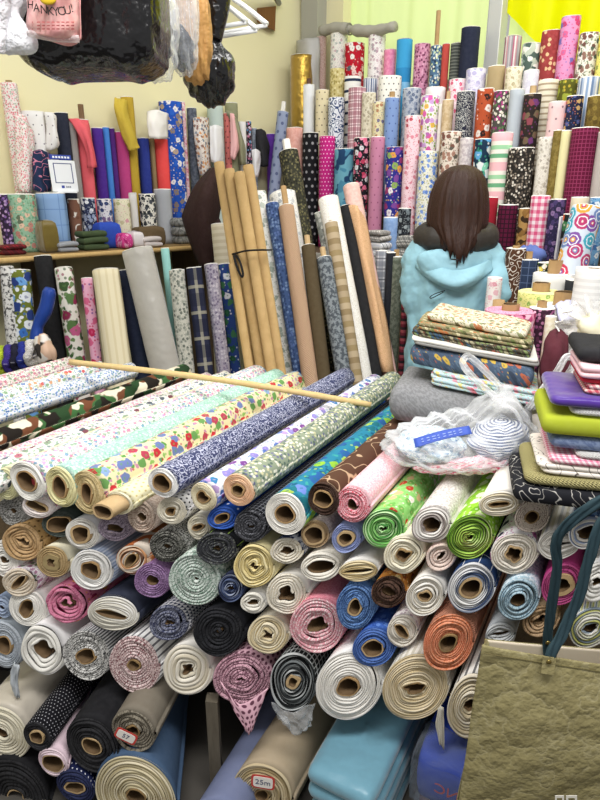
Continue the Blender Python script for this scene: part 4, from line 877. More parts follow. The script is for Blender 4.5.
drape('sage olive cloth corner hanging right of the coral dashed roll', 'cloth', [[L_(225, 110, .12), L_(231, 112, .15), L_(237, 118, .13)], [L_(236, 135, .15), L_(240, 136, .18), L_(243, 140, .15)], [L_(240, 165, .15), L_(243, 165, .18), L_(246, 166, .15)]], ('pl', '8f9072'), 'hanging_cloth', seed=9)
drape('black jacket-like cloth hanging left of the purple roll', 'cloth', [[L_(256, 130, .12), L_(261, 129, .15), L_(266, 132, .12)], [L_(256, 148, .13), L_(263, 148, .17), L_(269, 150, .13)], [L_(259, 166, .13), L_(264, 167, .17), L_(268, 166, .13)]], ('pl', '1e1e22'), 'hanging_cloth', seed=10)
drape('white cloth scrap hanging under the black jacket-like cloth', 'cloth', [[L_(252, 150, .18), L_(256, 149, .2), L_(260, 152, .18)], [L_(252, 162, .18), L_(256, 163, .21), L_(260, 164, .18)], [L_(253, 176, .18), L_(256, 177, .2), L_(259, 176, .18)]], ('pl', 'e6e6e8'), 'hanging_cloth', seed=11)
drape('navy printed cloth with pink loops folded behind the small white sign', 'cloth', [[L_(33, 152, .17), L_(41, 150, .20), L_(50, 154, .18)], [L_(33, 170, .20), L_(41, 172, .22), L_(50, 172, .20)], [L_(33, 190, .20), L_(42, 192, .23), L_(51, 191, .20)]], ('dm', '1d2c4a', 'c87f96', 9, .14), 'folded_cloth', th=.01, seed=14)
tp = onL(283, 112, .20); upright('grey-blue roll with dark rosettes and a white top, leaning near the corner', GL, tp, along(tp, onL(277, 165, .20), ZS + .001), 6.2 * depth(tp) / F, fab(('dt', '8f9ab5', '5a6486', .05, .2)), fab(WE), dict(r=(.9, .9, 0), out=.06, th=.01, mat=simple('white_paper_core', 'e8e6e0', .6)), 779)
# small white sign stand (its code is left blank)
a = onL(63.5, 158, .27)
t = thing('sign_stand', 'small white sign stand with a blue header before the dark navy roll', 'sign', onL(63.5, 191, .27))
e1 = -DL; e1 = e1 / np.linalg.norm(e1); e2 = np.array((-.08 * NL[0], -.08 * NL[1], 1.0)); e2 /= np.linalg.norm(e2)
sc = depth(a) / F
def signbox(nm, x0, x1, y0, y1, d0, d1, mt):
    o0 = onL(63, 174, .265)
    V = []
    for d in (d0, d1):
        for (x, y) in ((x0, y0), (x1, y0), (x1, y1), (x0, y1)): V.append(o0 + e1 * x * sc * 1.15 + e2 * y * sc + NL * d)
    return part(nm, V, [(0, 3, 2, 1), (4, 5, 6, 7), (0, 1, 5, 4), (1, 2, 6, 5), (2, 3, 7, 6), (3, 0, 4, 7)], mt, t, smooth=False)
WP = simple('white_plastic', 'e9ecf0', .35); BP = simple('blue_print', '3549a0', .5)
bevel(signbox('panel', -12, 12, -17, 13, 0, .006, WP), .004)
signbox('header', -10, 9, 13.5, 18, .0, .006, BP)
for k in range(6): signbox('header_lettering', -8 + k * 2.7, -6.2 + k * 2.7, 14.8, 16.6, .006, .0066, WP)
for (x0, x1, y0, y1) in ((-8.5, 8.5, 9.4, 10.2), (-8.5, 8.5, -8.8, -8.0), (-8.5, -7.7, -8.8, 10.2), (7.7, 8.5, -8.8, 10.2)): signbox('printed_frame', x0, x1, y0, y1, .006, .0066, simple('navy_print', '4a5480', .5))
signbox('printed_mark', -3.5, -.8, -13.5, -11, .006, .0066, BP)
for k in range(3): signbox('printed_lettering', .6 + k * 1.6, 1.8 + k * 1.6, -13.2, -11.4, .006, .0066, simple('grey_print', '8a8f9c', .5))
signbox('foot', -9, 9, -18, -16.5, -.03, .02, WP)
# ---------------------------------------------------------------- shorter rolls and folded lengths along the front of the wall shelf
GM = 'short rolls along the front of the wall shelf'
MS = [
 (2, 194, 12, ('ti', '2e2238', ['7a5a96', 'a88ab5', '4f3a66'], 70), 'dark roll with small purple flowers at the left edge of the shelf'),
 (20.5, 194, 31, ('fl', '8fb59a', ['d9b8a0', 'b87f74', 'c9a58a', '5f6f5a'], 18, .7, ['6f9a7c']), 'green roll with tan roses and a white rim'),
 (51, 193, 36, ('gr', '86a6d0', '6d8fc0', .07, .06), 'light denim blue quilted roll with a white rim'),
 (73.5, 199, 13, ('cm', ['7a5544', 'ddd6cc', '6a4636'], 18), 'brown and white cow patterned roll'),
 (87.5, 198, 16, ('fl', '2c3350', ['dfe0e2', '8f9ab5', 'b9bfcc'], 22, .9), 'navy roll with dense white blossoms'),
 (104, 199, 16, ('fl', 'd9d6da', ['34406b', '7a5f86', '5a6a94'], 20, .85), 'white roll with navy and plum blossoms left of the cream one'),
 (121.5, 199, 18, ('fl', 'e6dfc4', ['b5b886', 'c9c29a', 'd8a0a8'], 20, .4), 'cream roll with faint green sprigs'),
 (132.5, 193, 9, ('pl', 'dcdad8'), 'slim plain white roll right of the cream sprig one'),
 (147, 194, 18, ('fl', 'e3e0d6', ['2f3338', '4a4e54'], 20, .85, ['3a3d42']), 'white roll with black rose print'),
 (162.5, 189, 19, ('pl', 'a9acb2'), 'plain grey roll right of the black rose print'),
]
for i, (x, y, wd, bm, lb) in enumerate(MS):
    top = onL(x, y, .225); r = min(wd / 2 * depth(top) / F, .073); base = top.copy(); base[2] = ZS + .001
    upright(lb, GM, top, base, r, fab(bm), fab(WE), None, 760 + i, turns=4)
GC = 'folded lengths on the front edge of the wall shelf'
lax = math.atan2(-DL[1], -DL[0])
for (x, y, wpx, hpx, d, cols, lb, ly) in [
    (10, 244, 22, 9, .30, ('pd', '8a1f2a', '1c1416', '2a1a1c', .04), 'folded red and black tartan cloth at the left end of the shelf', 2),
    (47, 243, 16, 30, .31, ('sh', '6a5a22', 0), 'olive brown leather-like cloth folded before the denim roll', 1),
    (66, 251, 20, 9, .33, ('pl', '8f9298'), 'grey rolled cloth lying under the cow patterned roll', 2),
    (93, 246, 26, 18, .32, ('pl', '3a4a2c'), 'dark green folded cloth under the navy blossom roll', 3),
    (107, 246, 23, 24, .27, ('pl', '2446b0'), 'royal blue folded cloth beside the dark green one', 1),
    (124, 247, 12, 14, .33, ('fl', 'd84a92', ['f0a8cc', 'b82a72'], 24, .8), 'small pink flowered packet beside the white one', 1),
    (136, 247, 12, 15, .33, ('pl', 'e9e2e2'), 'small white packet right of the pink flowered one', 1),
    (149, 238, 30, 18, .29, ('pl', '5c4a30'), 'brown wrapped parcel in front of the black rose roll', 1),
    (150, 248, 20, 9, .34, ('pl', 'cfc6c2'), 'pale folded cloth under the brown wrapped parcel', 2),
    (187, 244, 27, 24, .28, ('tw', '6f706e', '9a9b98', 50), 'grey tweed folded cloth right of the plain grey roll', 3)]:
    c0 = onL(x, y, d + .04); sc = depth(c0) / F; c0[2] = ZS + .001 if 'brown wrapped' not in lb else ZS + .001
    slab_stack('folded_cloth', lb, 'cloth', GC, c0, lax, wpx * sc * 1.05, .085, [hpx * sc / ly * 1.03] * ly, [fab(cols)], int(x * 3))
# ---------------------------------------------------------------- bolts leaning in front of the wall shelf
GN = 'bolts leaning in front of the wall shelf'
def leaner(label, group, xt, yt, xb, yb, wd, Yt, Yb, bm, core=None, seed=0, em=None, zb=None, **k):
    top = atY(xt, yt, Yt); thru = atY(xb, yb, Yb)
    base = along(top, thru, ZF + .03 if zb is None else zb)
    r = wd / 2 * (depth(top) + depth(thru)) / 2 / F
    return upright(label, group, top, base, r, fab(bm), fab(em or WE), core, seed, **dict(dict(N=40, turns=4, rings=16), **k))
LN = [
 (7, 267, 14, 346, 15, 2.60, 2.53, ('tw', 'd9d8d4', '4a4a4a', 70, .45), None, 'black and white tweed bolt at the left edge by the yarn'),
 (20, 270, 26, 345, 24, 2.62, 2.56, ('fl', '6f7a2f', ['3f74c4', '6fa5e0', 'e6ecf2', '2a3f7f'], 10, .9, ['e9edf0']), None, 'olive bolt with big blue and white leaves'),
 (43, 256, 59, 362, 19, 2.66, 2.58, ('pl', '151517'), None, 'plain black bolt leaning between the leaf print and tropical ones'),
 (64, 268, 78, 362, 19, 2.64, 2.55, ('fl', 'e6e3da', ['c25f8a', '8f2f52', '3f5a34', '5a7a48'], 9, .9, ['3f5f38', '6f8a5a']), None, 'white bolt with pink lilies and dark green palm leaves'),
 (87, 278, 97, 362, 12.5, 2.62, 2.54, ('fl', 'f0b5d0', ['c9305f', '7a3a9a', 'e06a94'], 12, .5), None, 'pink lattice bolt with red roses and a purple flower'),
 (106, 270, 119, 368, 29, 2.56, 2.46, ('st', 0, ['ece2c2', 'ece2c2', 'e2d6b0'], .03), None, 'thick plain cream bolt with a rounded top'),
 (127, 270, 143, 368, 20, 2.66, 2.58, ('pl', '161f38'), None, 'dark navy satin bolt right of the cream one'),
 (138, 250, 166, 368, 34, 2.62, 2.52, ('sh', 'b9b6ae', 0), None, 'wide light grey bolt wrapped in clear film'),
 (165, 248, 178, 368, 9, 2.72, 2.66, ('pl', '9fdcd6'), None, 'thin aqua bolt peeking out behind the grey film wrapped one'),
 (177, 270, 187, 368, 17, 2.62, 2.52, ('fl', 'c9c8bc', ['8a8f86', 'a5a89c', '6f756c'], 34, .9), None, 'grey-green tiny floral bolt left of the navy plaid one'),
 (194, 268, 206, 372, 17, 2.62, 2.52, ('pd', '2c3048', '1c2034', 'a9a695', .11), None, 'navy plaid bolt under glossy film'),
 (211, 264, 224, 374, 15, 2.66, 2.56, ('fl', 'a59fae', ['6f667f', 'c9c4cc', '857c92'], 40, .9), None, 'lilac grey small floral bolt with a white top'),
 (224, 264, 236, 374, 12, 2.72, 2.62, ('fl', '27407f', ['24533c', 'd9dce4', '3a6f4a'], 13, .6), None, 'blue bolt with green foliage behind the cardboard tubes'),
]
for i, (xt, yt, xb, yb, wd, Yt, Yb, bm, core, lb) in enumerate(LN):
    leaner(lb, GN, xt, yt, xb, yb, wd, Yt, Yb, bm, core, 800 + i)
GQ = 'long bolts leaning together in the middle of the shop'
LQ = [
 (259, 193, 289, 374, 15, 3.02, 2.72, ('fl', 'e4e4de', ['9aa59a', 'b5bcb2'], 16, .5), None, 'tall white bolt with grey plant sprigs beside the cardboard tubes'),
 (282, 194, 300, 300, 28, 3.12, 2.95, ('fl', 'e8e6e0', ['a9adb0', 'c2c4c4'], 20, .4), None, 'white bolt behind the denim blue floral one'),
 (272, 204, 300, 373, 15, 2.95, 2.62, ('ti', '3f5580', ['2c3f66', '6f86ac', '54699a'], 70), None, 'denim blue tiny floral bolt left of the peach quilted one'),
 (286, 207, 309, 373, 17, 2.90, 2.56, ('qt', 'd9b494', .022), dict(r=(.5, .3, .4), out=.10, th=.004, mat=CB), 'peach diamond quilted bolt with a brown core poking out'),
 (288, 152, 318, 330, 21, 3.22, 2.98, ('ti', '35352a', ['57533c', '25251c', '6f6a4a'], 80), dict(r=(.4, .4, 0), out=.06, th=.004, mat=simple('white_paper_core', 'e8e6e0', .6)), 'tallest dark olive speckled bolt with a white core'),
 (308, 246, 323, 373, 15, 2.82, 2.56, ('pl', '4a3d26'), dict(r=(.8, .8, 0), out=.05, th=.004, mat=CBL), 'dark olive brown bolt with a cardboard core above it'),
 (324, 258, 343, 373, 16, 2.78, 2.54, ('tw', '4a5056', '7f868a', 60), dict(r=(.5, .5, 0), out=.05, th=.004, mat=CBL), 'dark grey floral tweed bolt with a white rim'),
 (321, 212, 345, 330, 15, 2.98, 2.84, ('fl', '8a8d86', ['b9bab2', '6f726c'], 24, .8), None, 'grey lace bolt behind the beige crinkled one'),
 (331, 223, 355, 373, 14, 2.86, 2.58, ('st', 1, ['a9977a', '96835f', 'b3a184', '8f7c5c'], .11), dict(r=(.7, .7, 0), out=.01, th=.004, mat=CBD), 'beige crinkled bolt with horizontal bands'),
 (328, 199, 361, 373, 22, 2.98, 2.66, ('dm', 'eeece6', 'dcd8ce', 30), None, 'tall white brocade bolt left of the black one'),
 (345, 207, 375, 373, 14, 3.02, 2.66, ('pl', '131315'), None, 'plain black bolt leaning between the white brocade and peach lace ones'),
 (351, 186, 388, 373, 18, 3.08, 2.70, ('tw', 'd8b0a6', 'e0bcb2', 60), None, 'pale pink bolt with peach lace wrapped over its middle'),
]
for i, (xt, yt, xb, yb, wd, Yt, Yb, bm, core, lb) in enumerate(LQ):
    leaner(lb, GQ, xt, yt, xb, yb, wd, Yt, Yb, bm, core, 840 + i, hollow=.06)
# peach lace over the pale pink bolt
pk = byl('pale pink bolt with peach')
drape(None, None, [[atY(347, 207, 3.02), atY(355, 205, 2.965), atY(364, 216, 3.0)], [atY(357, 255, 2.92), atY(364, 253, 2.87), atY(373, 257, 2.91)], [atY(370, 320, 2.78), atY(377, 318, 2.735), atY(386, 322, 2.78)], [atY(381, 372, 2.66), atY(387, 372, 2.62), atY(395, 374, 2.67)]], ('dm', 'd9b088', 'c99f74', 30), 'lace_wrap', parent=pk, seed=12)
# cardboard tubes tied with a black cord
GT = 'empty cardboard tubes tied together'
def ctube(label, xt, yt, xb, yb, wd, Yt, Yb, th=.004):
    top = atY(xt, yt, Yt); base = along(top, atY(xb, yb, Yb), ZF + .01); W = base - top; L = np.linalg.norm(W); W /= L
    U = np.cross(W, np.array((.2, 1, 0))); U /= np.linalg.norm(U); V_ = np.cross(U, W); r = wd / 2 * depth(top) / F
    n = 28; q = np.linspace(0, 2 * math.pi, n, endpoint=False); inn = np.stack([r * np.cos(q), r * np.sin(q)], 1)
    v, f = corev(top, U, V_, W, inn, L, 0, th)
    tag(link('cardboard_tube', v, f, cardboard('b8945c'), loc=top), label, 'cardboard tube', GT)
for a_ in [('leftmost tall cardboard tube of the tied bundle', 219, 163, 252, 374, 10.5, 2.74, 2.50),
           ('second cardboard tube of the tied bundle, with its rim a little lower', 229, 170, 262, 374, 11, 2.70, 2.46),
           ('third cardboard tube of the tied bundle, lowest of the tall ones', 239, 173, 272, 374, 11, 2.66, 2.42),
           ('fourth cardboard tube of the tied bundle, next to the sprigged white bolt', 248, 166, 281, 374, 11, 2.72, 2.48),
           ('shortest cardboard tube, tied low at the front of the bundle', 233, 264, 250, 374, 9, 2.52, 2.40)]: ctube(*a_)
P = catmull([atY(233, 254, 2.62), atY(245, 251, 2.50), atY(258, 250, 2.50), atY(271, 250, 2.60)], 8)
v, f, uv = tubev(P, .0075, 8, flat=.5)
t = thing('cord', 'black cord tied around the cardboard tubes', 'cord', P[0])
part('band', v, f, simple('black_cord', '17171a', .7), t)
v, f, uv = tubev(catmull([atY(235, 254, 2.58), atY(240, 262, 2.5), atY(243, 274, 2.48), atY(241, 276, 2.48), atY(236, 264, 2.49), atY(234, 256, 2.54)], 6), .005, 8); part('loose_end', v, f, simple('black_cord', '17171a', .7), t)
# clutter behind the leaning bolts: dark brown garment, white and blue boxes of trim
drape('dark brown garment hung beside the cardboard tubes', 'garment', [[atY(212, 170, 3.2), atY(217, 171, 3.1), atY(222, 175, 3.2)], [atY(196, 188, 3.2), atY(207, 190, 3.02), atY(220, 200, 3.15)], [atY(186, 212, 3.2), atY(202, 215, 3.0), atY(216, 225, 3.15)], [atY(185, 222, 3.2), atY(203, 240, 3.0), atY(218, 222, 3.15)], [atY(198, 258, 3.2), atY(207, 268, 3.0), atY(213, 250, 3.15)]], ('pl', '2a1512'), 'hanging_garment', th=.03, seed=13)
leaner('cream pleated bolt standing behind the dark brown garment', GN, 219, 224, 226, 300, 17, 2.95, 2.9, ('st', 1, ['e0d8c2', 'd3c9ae'], .03), None, 880)
# ---------------------------------------------------------------- person seen from behind
def skinned(name, pts, edges, rad, mat, parent, at, sub=2, root=0):
    me = bpy.data.meshes.new(name); me.from_pydata([tuple(np.array(p) - at) for p in pts], edges, []); me.materials.append(mat)
    o = bpy.data.objects.new(name, me); C.objects.link(o); o.parent = parent
    m = o.modifiers.new('skin', 'SKIN'); m.use_smooth_shade = True
    for i, r in enumerate(rad):
        sv = me.skin_vertices[0].data[i]; sv.radius = (r, r) if not isinstance(r, tuple) else r; sv.use_root = (i == root)
    s = o.modifiers.new('smooth', 'SUBSURF'); s.levels = sub; s.render_levels = sub
    return o
PB = atY(451, 300, 2.60); PB[2] = ZF
YAW = math.radians(-12); cy_, sy_ = math.cos(YAW), math.sin(YAW)
def wl(x, y, z):             # person's own right / forward / height above z = 0 of the place
    return np.array((PB[0] + x * cy_ - y * sy_, PB[1] + x * sy_ + y * cy_, z))
woman = thing('person', 'person with brown hair seen from behind in a light blue hooded jacket', 'person', PB)
woman.scale = (.95, .95, .985)
SKIN = simple('skin', 'd9a98c', .55)
HZ = 1.515
pts = [wl(0, 0, .86), wl(0, -.01, 1.02), wl(0, -.015, 1.2), wl(0, -.01, 1.31), wl(0, .0, 1.37), wl(0, .01, 1.42), wl(0, .02, 1.50), wl(0, .02, 1.58)]
rad = [.13, .115, .125, .11, .05, .05, .085, .07]
ed = [(i, i + 1) for i in range(7)]
def limb(ps, rs, start):
    b = len(pts)
    for i, (p, r) in enumerate(zip(ps, rs)): pts.append(p); rad.append(r); ed.append((start if i == 0 else b + i - 1, b + i))
    return len(pts) - 1
for s in (-1, 1):
    ps = [wl(s * .155, 0, 1.295), (wl(-.168, -.02, 1.09) if s < 0 else wl(.195, -.05, 1.14)), (wl(-.09, .2, 1.08) if s < 0 else wl(.10, .19, 1.16)), (wl(-.07, .27, 1.09) if s < 0 else wl(.07, .27, 1.17))]
    h = limb(ps, [.05, .04, .028, .034], 3)
    for k in range(5):
        a0 = ps[3] + (ps[3] - ps[2]) * (.15 if k else -.3) ; dx = (k - 2.2) * .017
        side = np.array((cy_, sy_, 0)); fw = np.array((-sy_, cy_, 0))
        if k == 0: f1 = a0 + side * (-s * .035) + fw * .02; f2 = f1 + fw * .025 + Z * -.005
        else: f1 = a0 + side * (-s * dx) + fw * (.04 + .004 * (2 - abs(k - 2.5))); f2 = f1 + fw * .02 - Z * .024
        limb([f1, f2], [.010, .0075], h)
    limb([wl(s * .085, 0, .78), wl(s * .09, .02, .40), wl(s * .09, -.01, ZF + .07), wl(s * .095, .13, ZF + .03)], [.095, .062, .042, .03], 0)
body = skinned('body', pts, ed, rad, SKIN, woman, PB)
# face: nose, ears, eyes and mouth on the far side of the head
for (nm, c, r, mt) in (('nose', wl(0, .115, 1.49), (.012, .02, .022), SKIN), ('ear', wl(-.088, .01, 1.5), (.012, .02, .03), SKIN), ('ear', wl(.088, .01, 1.5), (.012, .02, .03), SKIN),
                   ('eye', wl(-.034, .095, 1.515), (.013, .01, .008), simple('eye', '2a1c16', .2)), ('eye', wl(.034, .095, 1.515), (.013, .01, .008), simple('eye', '2a1c16', .2)), ('mouth', wl(0, .1, 1.445), (.024, .01, .007), simple('lips', 'b5655f', .5))):
    v, f, uv = ellv(c, r, 16, 10); part(nm, v, f, mt, woman)
def loft(rings, n=64, cap=True, fn=None):
    V = []; uv = []
    for i, (z, cx, cyy, rx, ry) in enumerate(rings):
        for j in range(n):
            a = 2 * math.pi * j / n; k = fn(a, i) if fn else 1
            V.append(wl(cx + rx * k * math.cos(a), cyy + ry * k * math.sin(a), z)); uv.append((a * rx, z))
    Fc = [(i * n + j, i * n + (j + 1) % n, (i + 1) * n + (j + 1) % n, (i + 1) * n + j) for i in range(len(rings) - 1) for j in range(n)]
    if cap: Fc += [tuple(range(n - 1, -1, -1)), tuple((len(rings) - 1) * n + j for j in range(n))]
    return V, Fc, uv
JK = NT('jacket_shell'); JK.b.inputs['Roughness'].default_value = .55; JK.b.inputs['Base Color'].default_value = lin('93c0ce')
JK.bump(JK.noise(JK.obj(), 9, 3, .5), .35, .05); JKM = JK.m
v1, f1, u1 = loft([(.74, 0, 0, .19, .145), (.85, 0, 0, .195, .15), (.98, 0, -.005, .19, .145), (1.1, 0, -.01, .185, .14), (1.2, 0, -.015, .19, .138), (1.28, 0, -.01, .19, .125), (1.325, 0, -.005, .165, .11), (1.36, 0, 0, .11, .09), (1.385, 0, .005, .085, .08)])
V = list(v1); Fc = list(f1)
for s in (-1, 1):
    path = catmull([wl(s * .12, 0, 1.30), wl(s * .16, -.005, 1.275), (wl(-.150, -.025, 1.10) if s < 0 else wl(.19, -.06, 1.15)), (wl(-.13, .09, 1.06) if s < 0 else wl(.16, .07, 1.12)), (wl(-.085, .22, 1.08) if s < 0 else wl(.09, .2, 1.16))], 8)
    rr = np.interp(np.linspace(0, 1, len(path)), [0, .25, .5, .75, 1], [.075, .072, .066, .06, .05])
    rr = rr * (1 + .05 * np.sin(np.arange(len(path)) * 1.7))
    v2, f2, _ = tubev(path, rr, 24); b = len(V); V += list(v2); Fc += [tuple(i + b for i in q) for q in f2]
jk = part('jacket', V, Fc, JKM, woman)
m = jk.modifiers.new('remesh', 'REMESH'); m.mode = 'VOXEL'; m.voxel_size = .011; m.use_smooth_shade = True
m = jk.modifiers.new('soften', 'SMOOTH'); m.iterations = 6; m.factor = .6
tx = bpy.data.textures.new('creases', 'CLOUDS'); tx.noise_scale = .07; tx.noise_depth = 2
m = jk.modifiers.new('creases', 'DISPLACE'); m.texture = tx; m.strength = .034; m.mid_level = .5; m.texture_coords = 'LOCAL'
# hood of the jacket lying on the back, dark padded collar, drawcord and tags
def hoodfn(d, x): return x + np.array((0, 0, -.03)) * (1 - abs(d[0])) + np.array((-sy_, cy_, 0)) * .03 * abs(d[0])
v, f, uv = ellv(wl(0, -.125, 1.285), (.165, .05, .075), 48, 28, hoodfn); hd = part('hood', v, f, JKM, woman)
m = hd.modifiers.new('creases', 'DISPLACE'); m.texture = tx; m.strength = .03; m.mid_level = .5; m.texture_coords = 'LOCAL'
rows = [[wl(-.16, -.05, 1.30), wl(-.09, -.15, 1.275), wl(0, -.18, 1.255), wl(.09, -.15, 1.275), wl(.16, -.05, 1.30)], [wl(-.165, -.08, 1.26), wl(-.09, -.185, 1.23), wl(0, -.21, 1.205), wl(.09, -.185, 1.23), wl(.165, -.08, 1.26)], [wl(-.155, -.09, 1.245), wl(-.085, -.17, 1.205), wl(0, -.185, 1.175), wl(.085, -.17, 1.205), wl(.155, -.09, 1.245)]]
v, f, uv = sheetv(rows, 6, .004, 3); solid(part('hood_rim', v, f, JKM, woman, uvs=uv), .005)
DK = simple('padded_nylon', '37332f', .5, 0, (30, .4, .01))
P = [wl(.138 * math.sin(a), .0 - .10 * math.cos(a) , 1.378 - .010 * math.cos(a)) for a in np.linspace(-2.2, 2.2, 40)]
v, f, uv = tubev(P, [.047 + .004 * math.sin(i * 1.1) for i in range(40)], 20, flat=1.1); part('collar', v, f, DK, woman)
BK = simple('black_print', '121317', .5)
v, f, uv = tubev([wl(-.02 + .012 * i, -.188 - .001 * i, 1.30 - .001 * i) for i in range(4)], .003, 6); part('logo_print', v, f, BK, woman)
P = catmull([wl(-.035, -.195, 1.175), wl(-.075, -.19, 1.160), wl(-.095, -.185, 1.145), wl(-.085, -.185, 1.142), wl(-.04, -.19, 1.168)], 6)
v, f, uv = tubev(P, .002, 6); part('drawcord', v, f, BK, woman)
v, f, uv = tubev([wl(.145, -.125, 1.10), wl(.165, -.10, 1.06), wl(.175, -.085, 1.03)], .004, 6); part('pocket_zip', v, f, BK, woman)
HR = NT('hair'); HR.b.inputs['Roughness'].default_value = .38
hn = HR.noise(HR.vm('MULTIPLY', HR.obj(), (60, 60, 4)), 3, 4, .7)
HR.l(HR.mix(hn, lin('140a07'), lin('452a1f')), HR.b.inputs['Base Color']); HR.bump(hn, .6, .006)
rg = np.random.RandomState(5); hp = rg.uniform(0, 6, 12); ha = rg.uniform(.2, 1, 12)
def hairfn(a, i):
    k = 1 + .012 * sum(ha[q] * math.sin((9 + 5 * q) * a + hp[q] + i * .12) for q in range(5)) * min(1, i / 4)
    return k
def tip(a):        # hair ends: longest strand a little right of the middle of the back
    return -.05 * math.exp(-((a - (-math.pi / 2 + .12)) / .5) ** 2) + .014 * math.sin(13 * a) + .014 * math.sin(29 * a + 1)
R = [(1.662, .005, .0, .015, .015), (1.655, .004, .0, .05, .05), (1.635, .003, -.005, .082, .085), (1.60, .0, -.01, .106, .108), (1.55, -.002, -.015, .122, .118), (1.49, -.002, -.02, .130, .120), (1.44, -.002, -.028, .130, .118), (1.40, .002, -.045, .114, .118), (1.365, .006, -.07, .09, .106), (1.335, .008, -.085, .066, .092)]
n = 160; V = []
for i, (z, cx, cyy, rx, ry) in enumerate(R):
    for j in range(n):
        a = -math.pi + 2 * math.pi * j / n; aa = a if a < math.pi / 2 else a - 2 * math.pi
        k = hairfn(a, i); fy = math.sin(a); yy = cyy + ry * k * fy
        if fy > 0 and i > 3: yy = min(yy, .035)                  # open at the face
        V.append(wl(cx + rx * k * math.cos(a), yy, z + (tip(aa) * max(0, (i - 6)) / 3 if fy < .3 else 0)))
Fc = [(i * n + j, i * n + (j + 1) % n, (i + 1) * n + (j + 1) % n, (i + 1) * n + j) for i in range(len(R) - 1) for j in range(n)] + [tuple(range(n - 1, -1, -1)), tuple((len(R) - 1) * n + j for j in range(n))]
part('hair', V, Fc, HR.m, woman)
v, f, uv = loft([(.90, 0, 0, .165, .12), (.80, 0, 0, .172, .125), (.74, 0, 0, .165, .12)], 40)
V = list(v); Fc = list(f)
for s in (-1, 1):
    v2, f2, _ = tubev([wl(s * .085, 0, .80), wl(s * .09, .015, .42), wl(s * .09, -.01, ZF + .06)], [.10, .075, .06], 24); b = len(V); V += list(v2); Fc += [tuple(i + b for i in q) for q in f2]
tr = part('trousers', V, Fc, simple('dark_trousers', '23242a', .8), woman)
for s in (-1, 1):
    v, f, uv = ellv(wl(s * .095, .06, ZF + .04), (.048, .13, .045), 20, 12, lambda d, x: np.array((x[0], x[1], max(x[2], ZF + .002)))); part('shoe', v, f, simple('shoe', '2c2a2a', .6), woman)
# ---------------------------------------------------------------- table of ribbon and lace reels on the right
GR = 'reels and short rolls on the trimmings table'
RZ = .93
t = thing('trimmings_table', 'wooden table carrying the lace reels right of the person', 'table', (1.15, 2.3, ZF))
q = [(.62, 1.80), (1.72, 1.80), (.94, 2.54), (.62, 2.54)]
v = [(x, y, RZ - .03) for x, y in q] + [(x, y, RZ) for x, y in q]
part('table_top', v, [(3, 2, 1, 0), (4, 5, 6, 7), (0, 1, 5, 4), (1, 2, 6, 5), (2, 3, 7, 6), (3, 0, 4, 7)], DARKB, t, smooth=False)
for x, y in ((.64, 1.82), (1.58, 1.82), (.64, 2.46), (.88, 2.46)):
    v, f = boxv((x, y, ZF if y > 2.2 else PZ), (x + .05, y + .05, RZ - .03)); part('leg', v, f, DARKB, t, smooth=False)
def reel(label, x, ytop, wpx, Y, spec, core=None, zb=RZ + .001, em=WE, cat='fabric roll', name='fabric_roll', xb=None, **k):
    top = atY(x, ytop, Y); r = wpx / 2 * depth(top) / F; base = top.copy(); base[2] = zb
    if xb: base = along(top, atY(*xb), zb)
    return upright(label, GR, top, base, r, fab(spec), em if not isinstance(em, tuple) else fab(em), core, int(x * 11 + ytop), **dict(dict(N=40, turns=5, rings=8, body=.008), **k))
C1 = lambda f=.3, o=.03, m=CB: dict(r=(f, f, 0), out=o, th=.004, mat=m)
reel('thick pink and crimson leaf print roll behind the folded print cloths', 510, 310, 50, 1.92, ('cm', ['eec3d2', 'c24a7c', 'e08aab', '8f1f4a'], 34), C1(.28, .02), em=('en', 'e9a3bd', 'c9698f', .4))
reel('dark purple tiny flower roll right of the thick pink one', 542, 307, 25, 1.93, ('ti', '3a1f30', ['8f4f78', 'b97fa0', '5a3048'], 80), C1(.45, .02))
reel('slim cream roll before the dark purple flower roll', 551, 316, 11, 1.86, ('tw', 'e6dcc0', 'f0e9d6', 60))
reel('white lace reel with a wide cardboard core, lowest of the white ones', 563, 305, 54, 2.03, ('pl', 'efeeea'), C1(.26, .045), em=('en', 'f2f0ec', 'dedad2', .1), cat='lace reel', name='lace_reel')
reel('yellow lace reel over a green floral side', 541, 291, 46, 2.18, ('fl', 'ddd98a', ['8fae5a', 'e6e2a0'], 26, .7), C1(.26, .03), em=('en', 'ece7a0', 'd9d27a', .2), cat='lace reel', name='lace_reel')
reel('white lace reel with a tall brown core behind the yellow one', 554, 273, 42, 2.36, ('pl', 'ecebe8'), C1(.32, .05), em=('en', 'f2f0ec', 'dedad2', .1), cat='lace reel', name='lace_reel')
reel('black ribbon reel with a tan core right of the tall brown core', 579, 279, 26, 2.24, ('pl', '22242a'), C1(.5, .04), cat='ribbon reel', name='ribbon_reel')
reel('white ribbed reel standing right of the lowest lace reel', 594, 268, 36, 1.92, ('st', 1, ['f0f0ee', 'e2e2e0'], .02), C1(.15, .0), em=('en', 'f4f3f0', 'e2e0da', .1), cat='lace reel', name='lace_reel')
reel('leopard spotted short roll behind the white ribbed reel', 594, 275, 20, 2.12, ('cm', ['d9cfae', '2f2a22', '7a6a4a'], 30), None)
reel('navy quilted roll with a white disc top', 529, 259, 19, 2.47, ('gr', '2c3a54', '5f7092', .03, .08), C1(.5, .03), em=('en', 'ecebe6', 'd2cfc6', .1))
reel('brown roll with white looping script print', 516, 248, 20, 2.49, ('dm', '4f3322', 'd9cfc4', 13, .25), C1(.4, .01))
reel('black roll with yellow blossoms behind the yellow lace reel', 547, 262, 18, 2.43, ('fl', '1f2420', ['d9c24a', '5f8a4a', 'e0dcd0'], 20, .8))
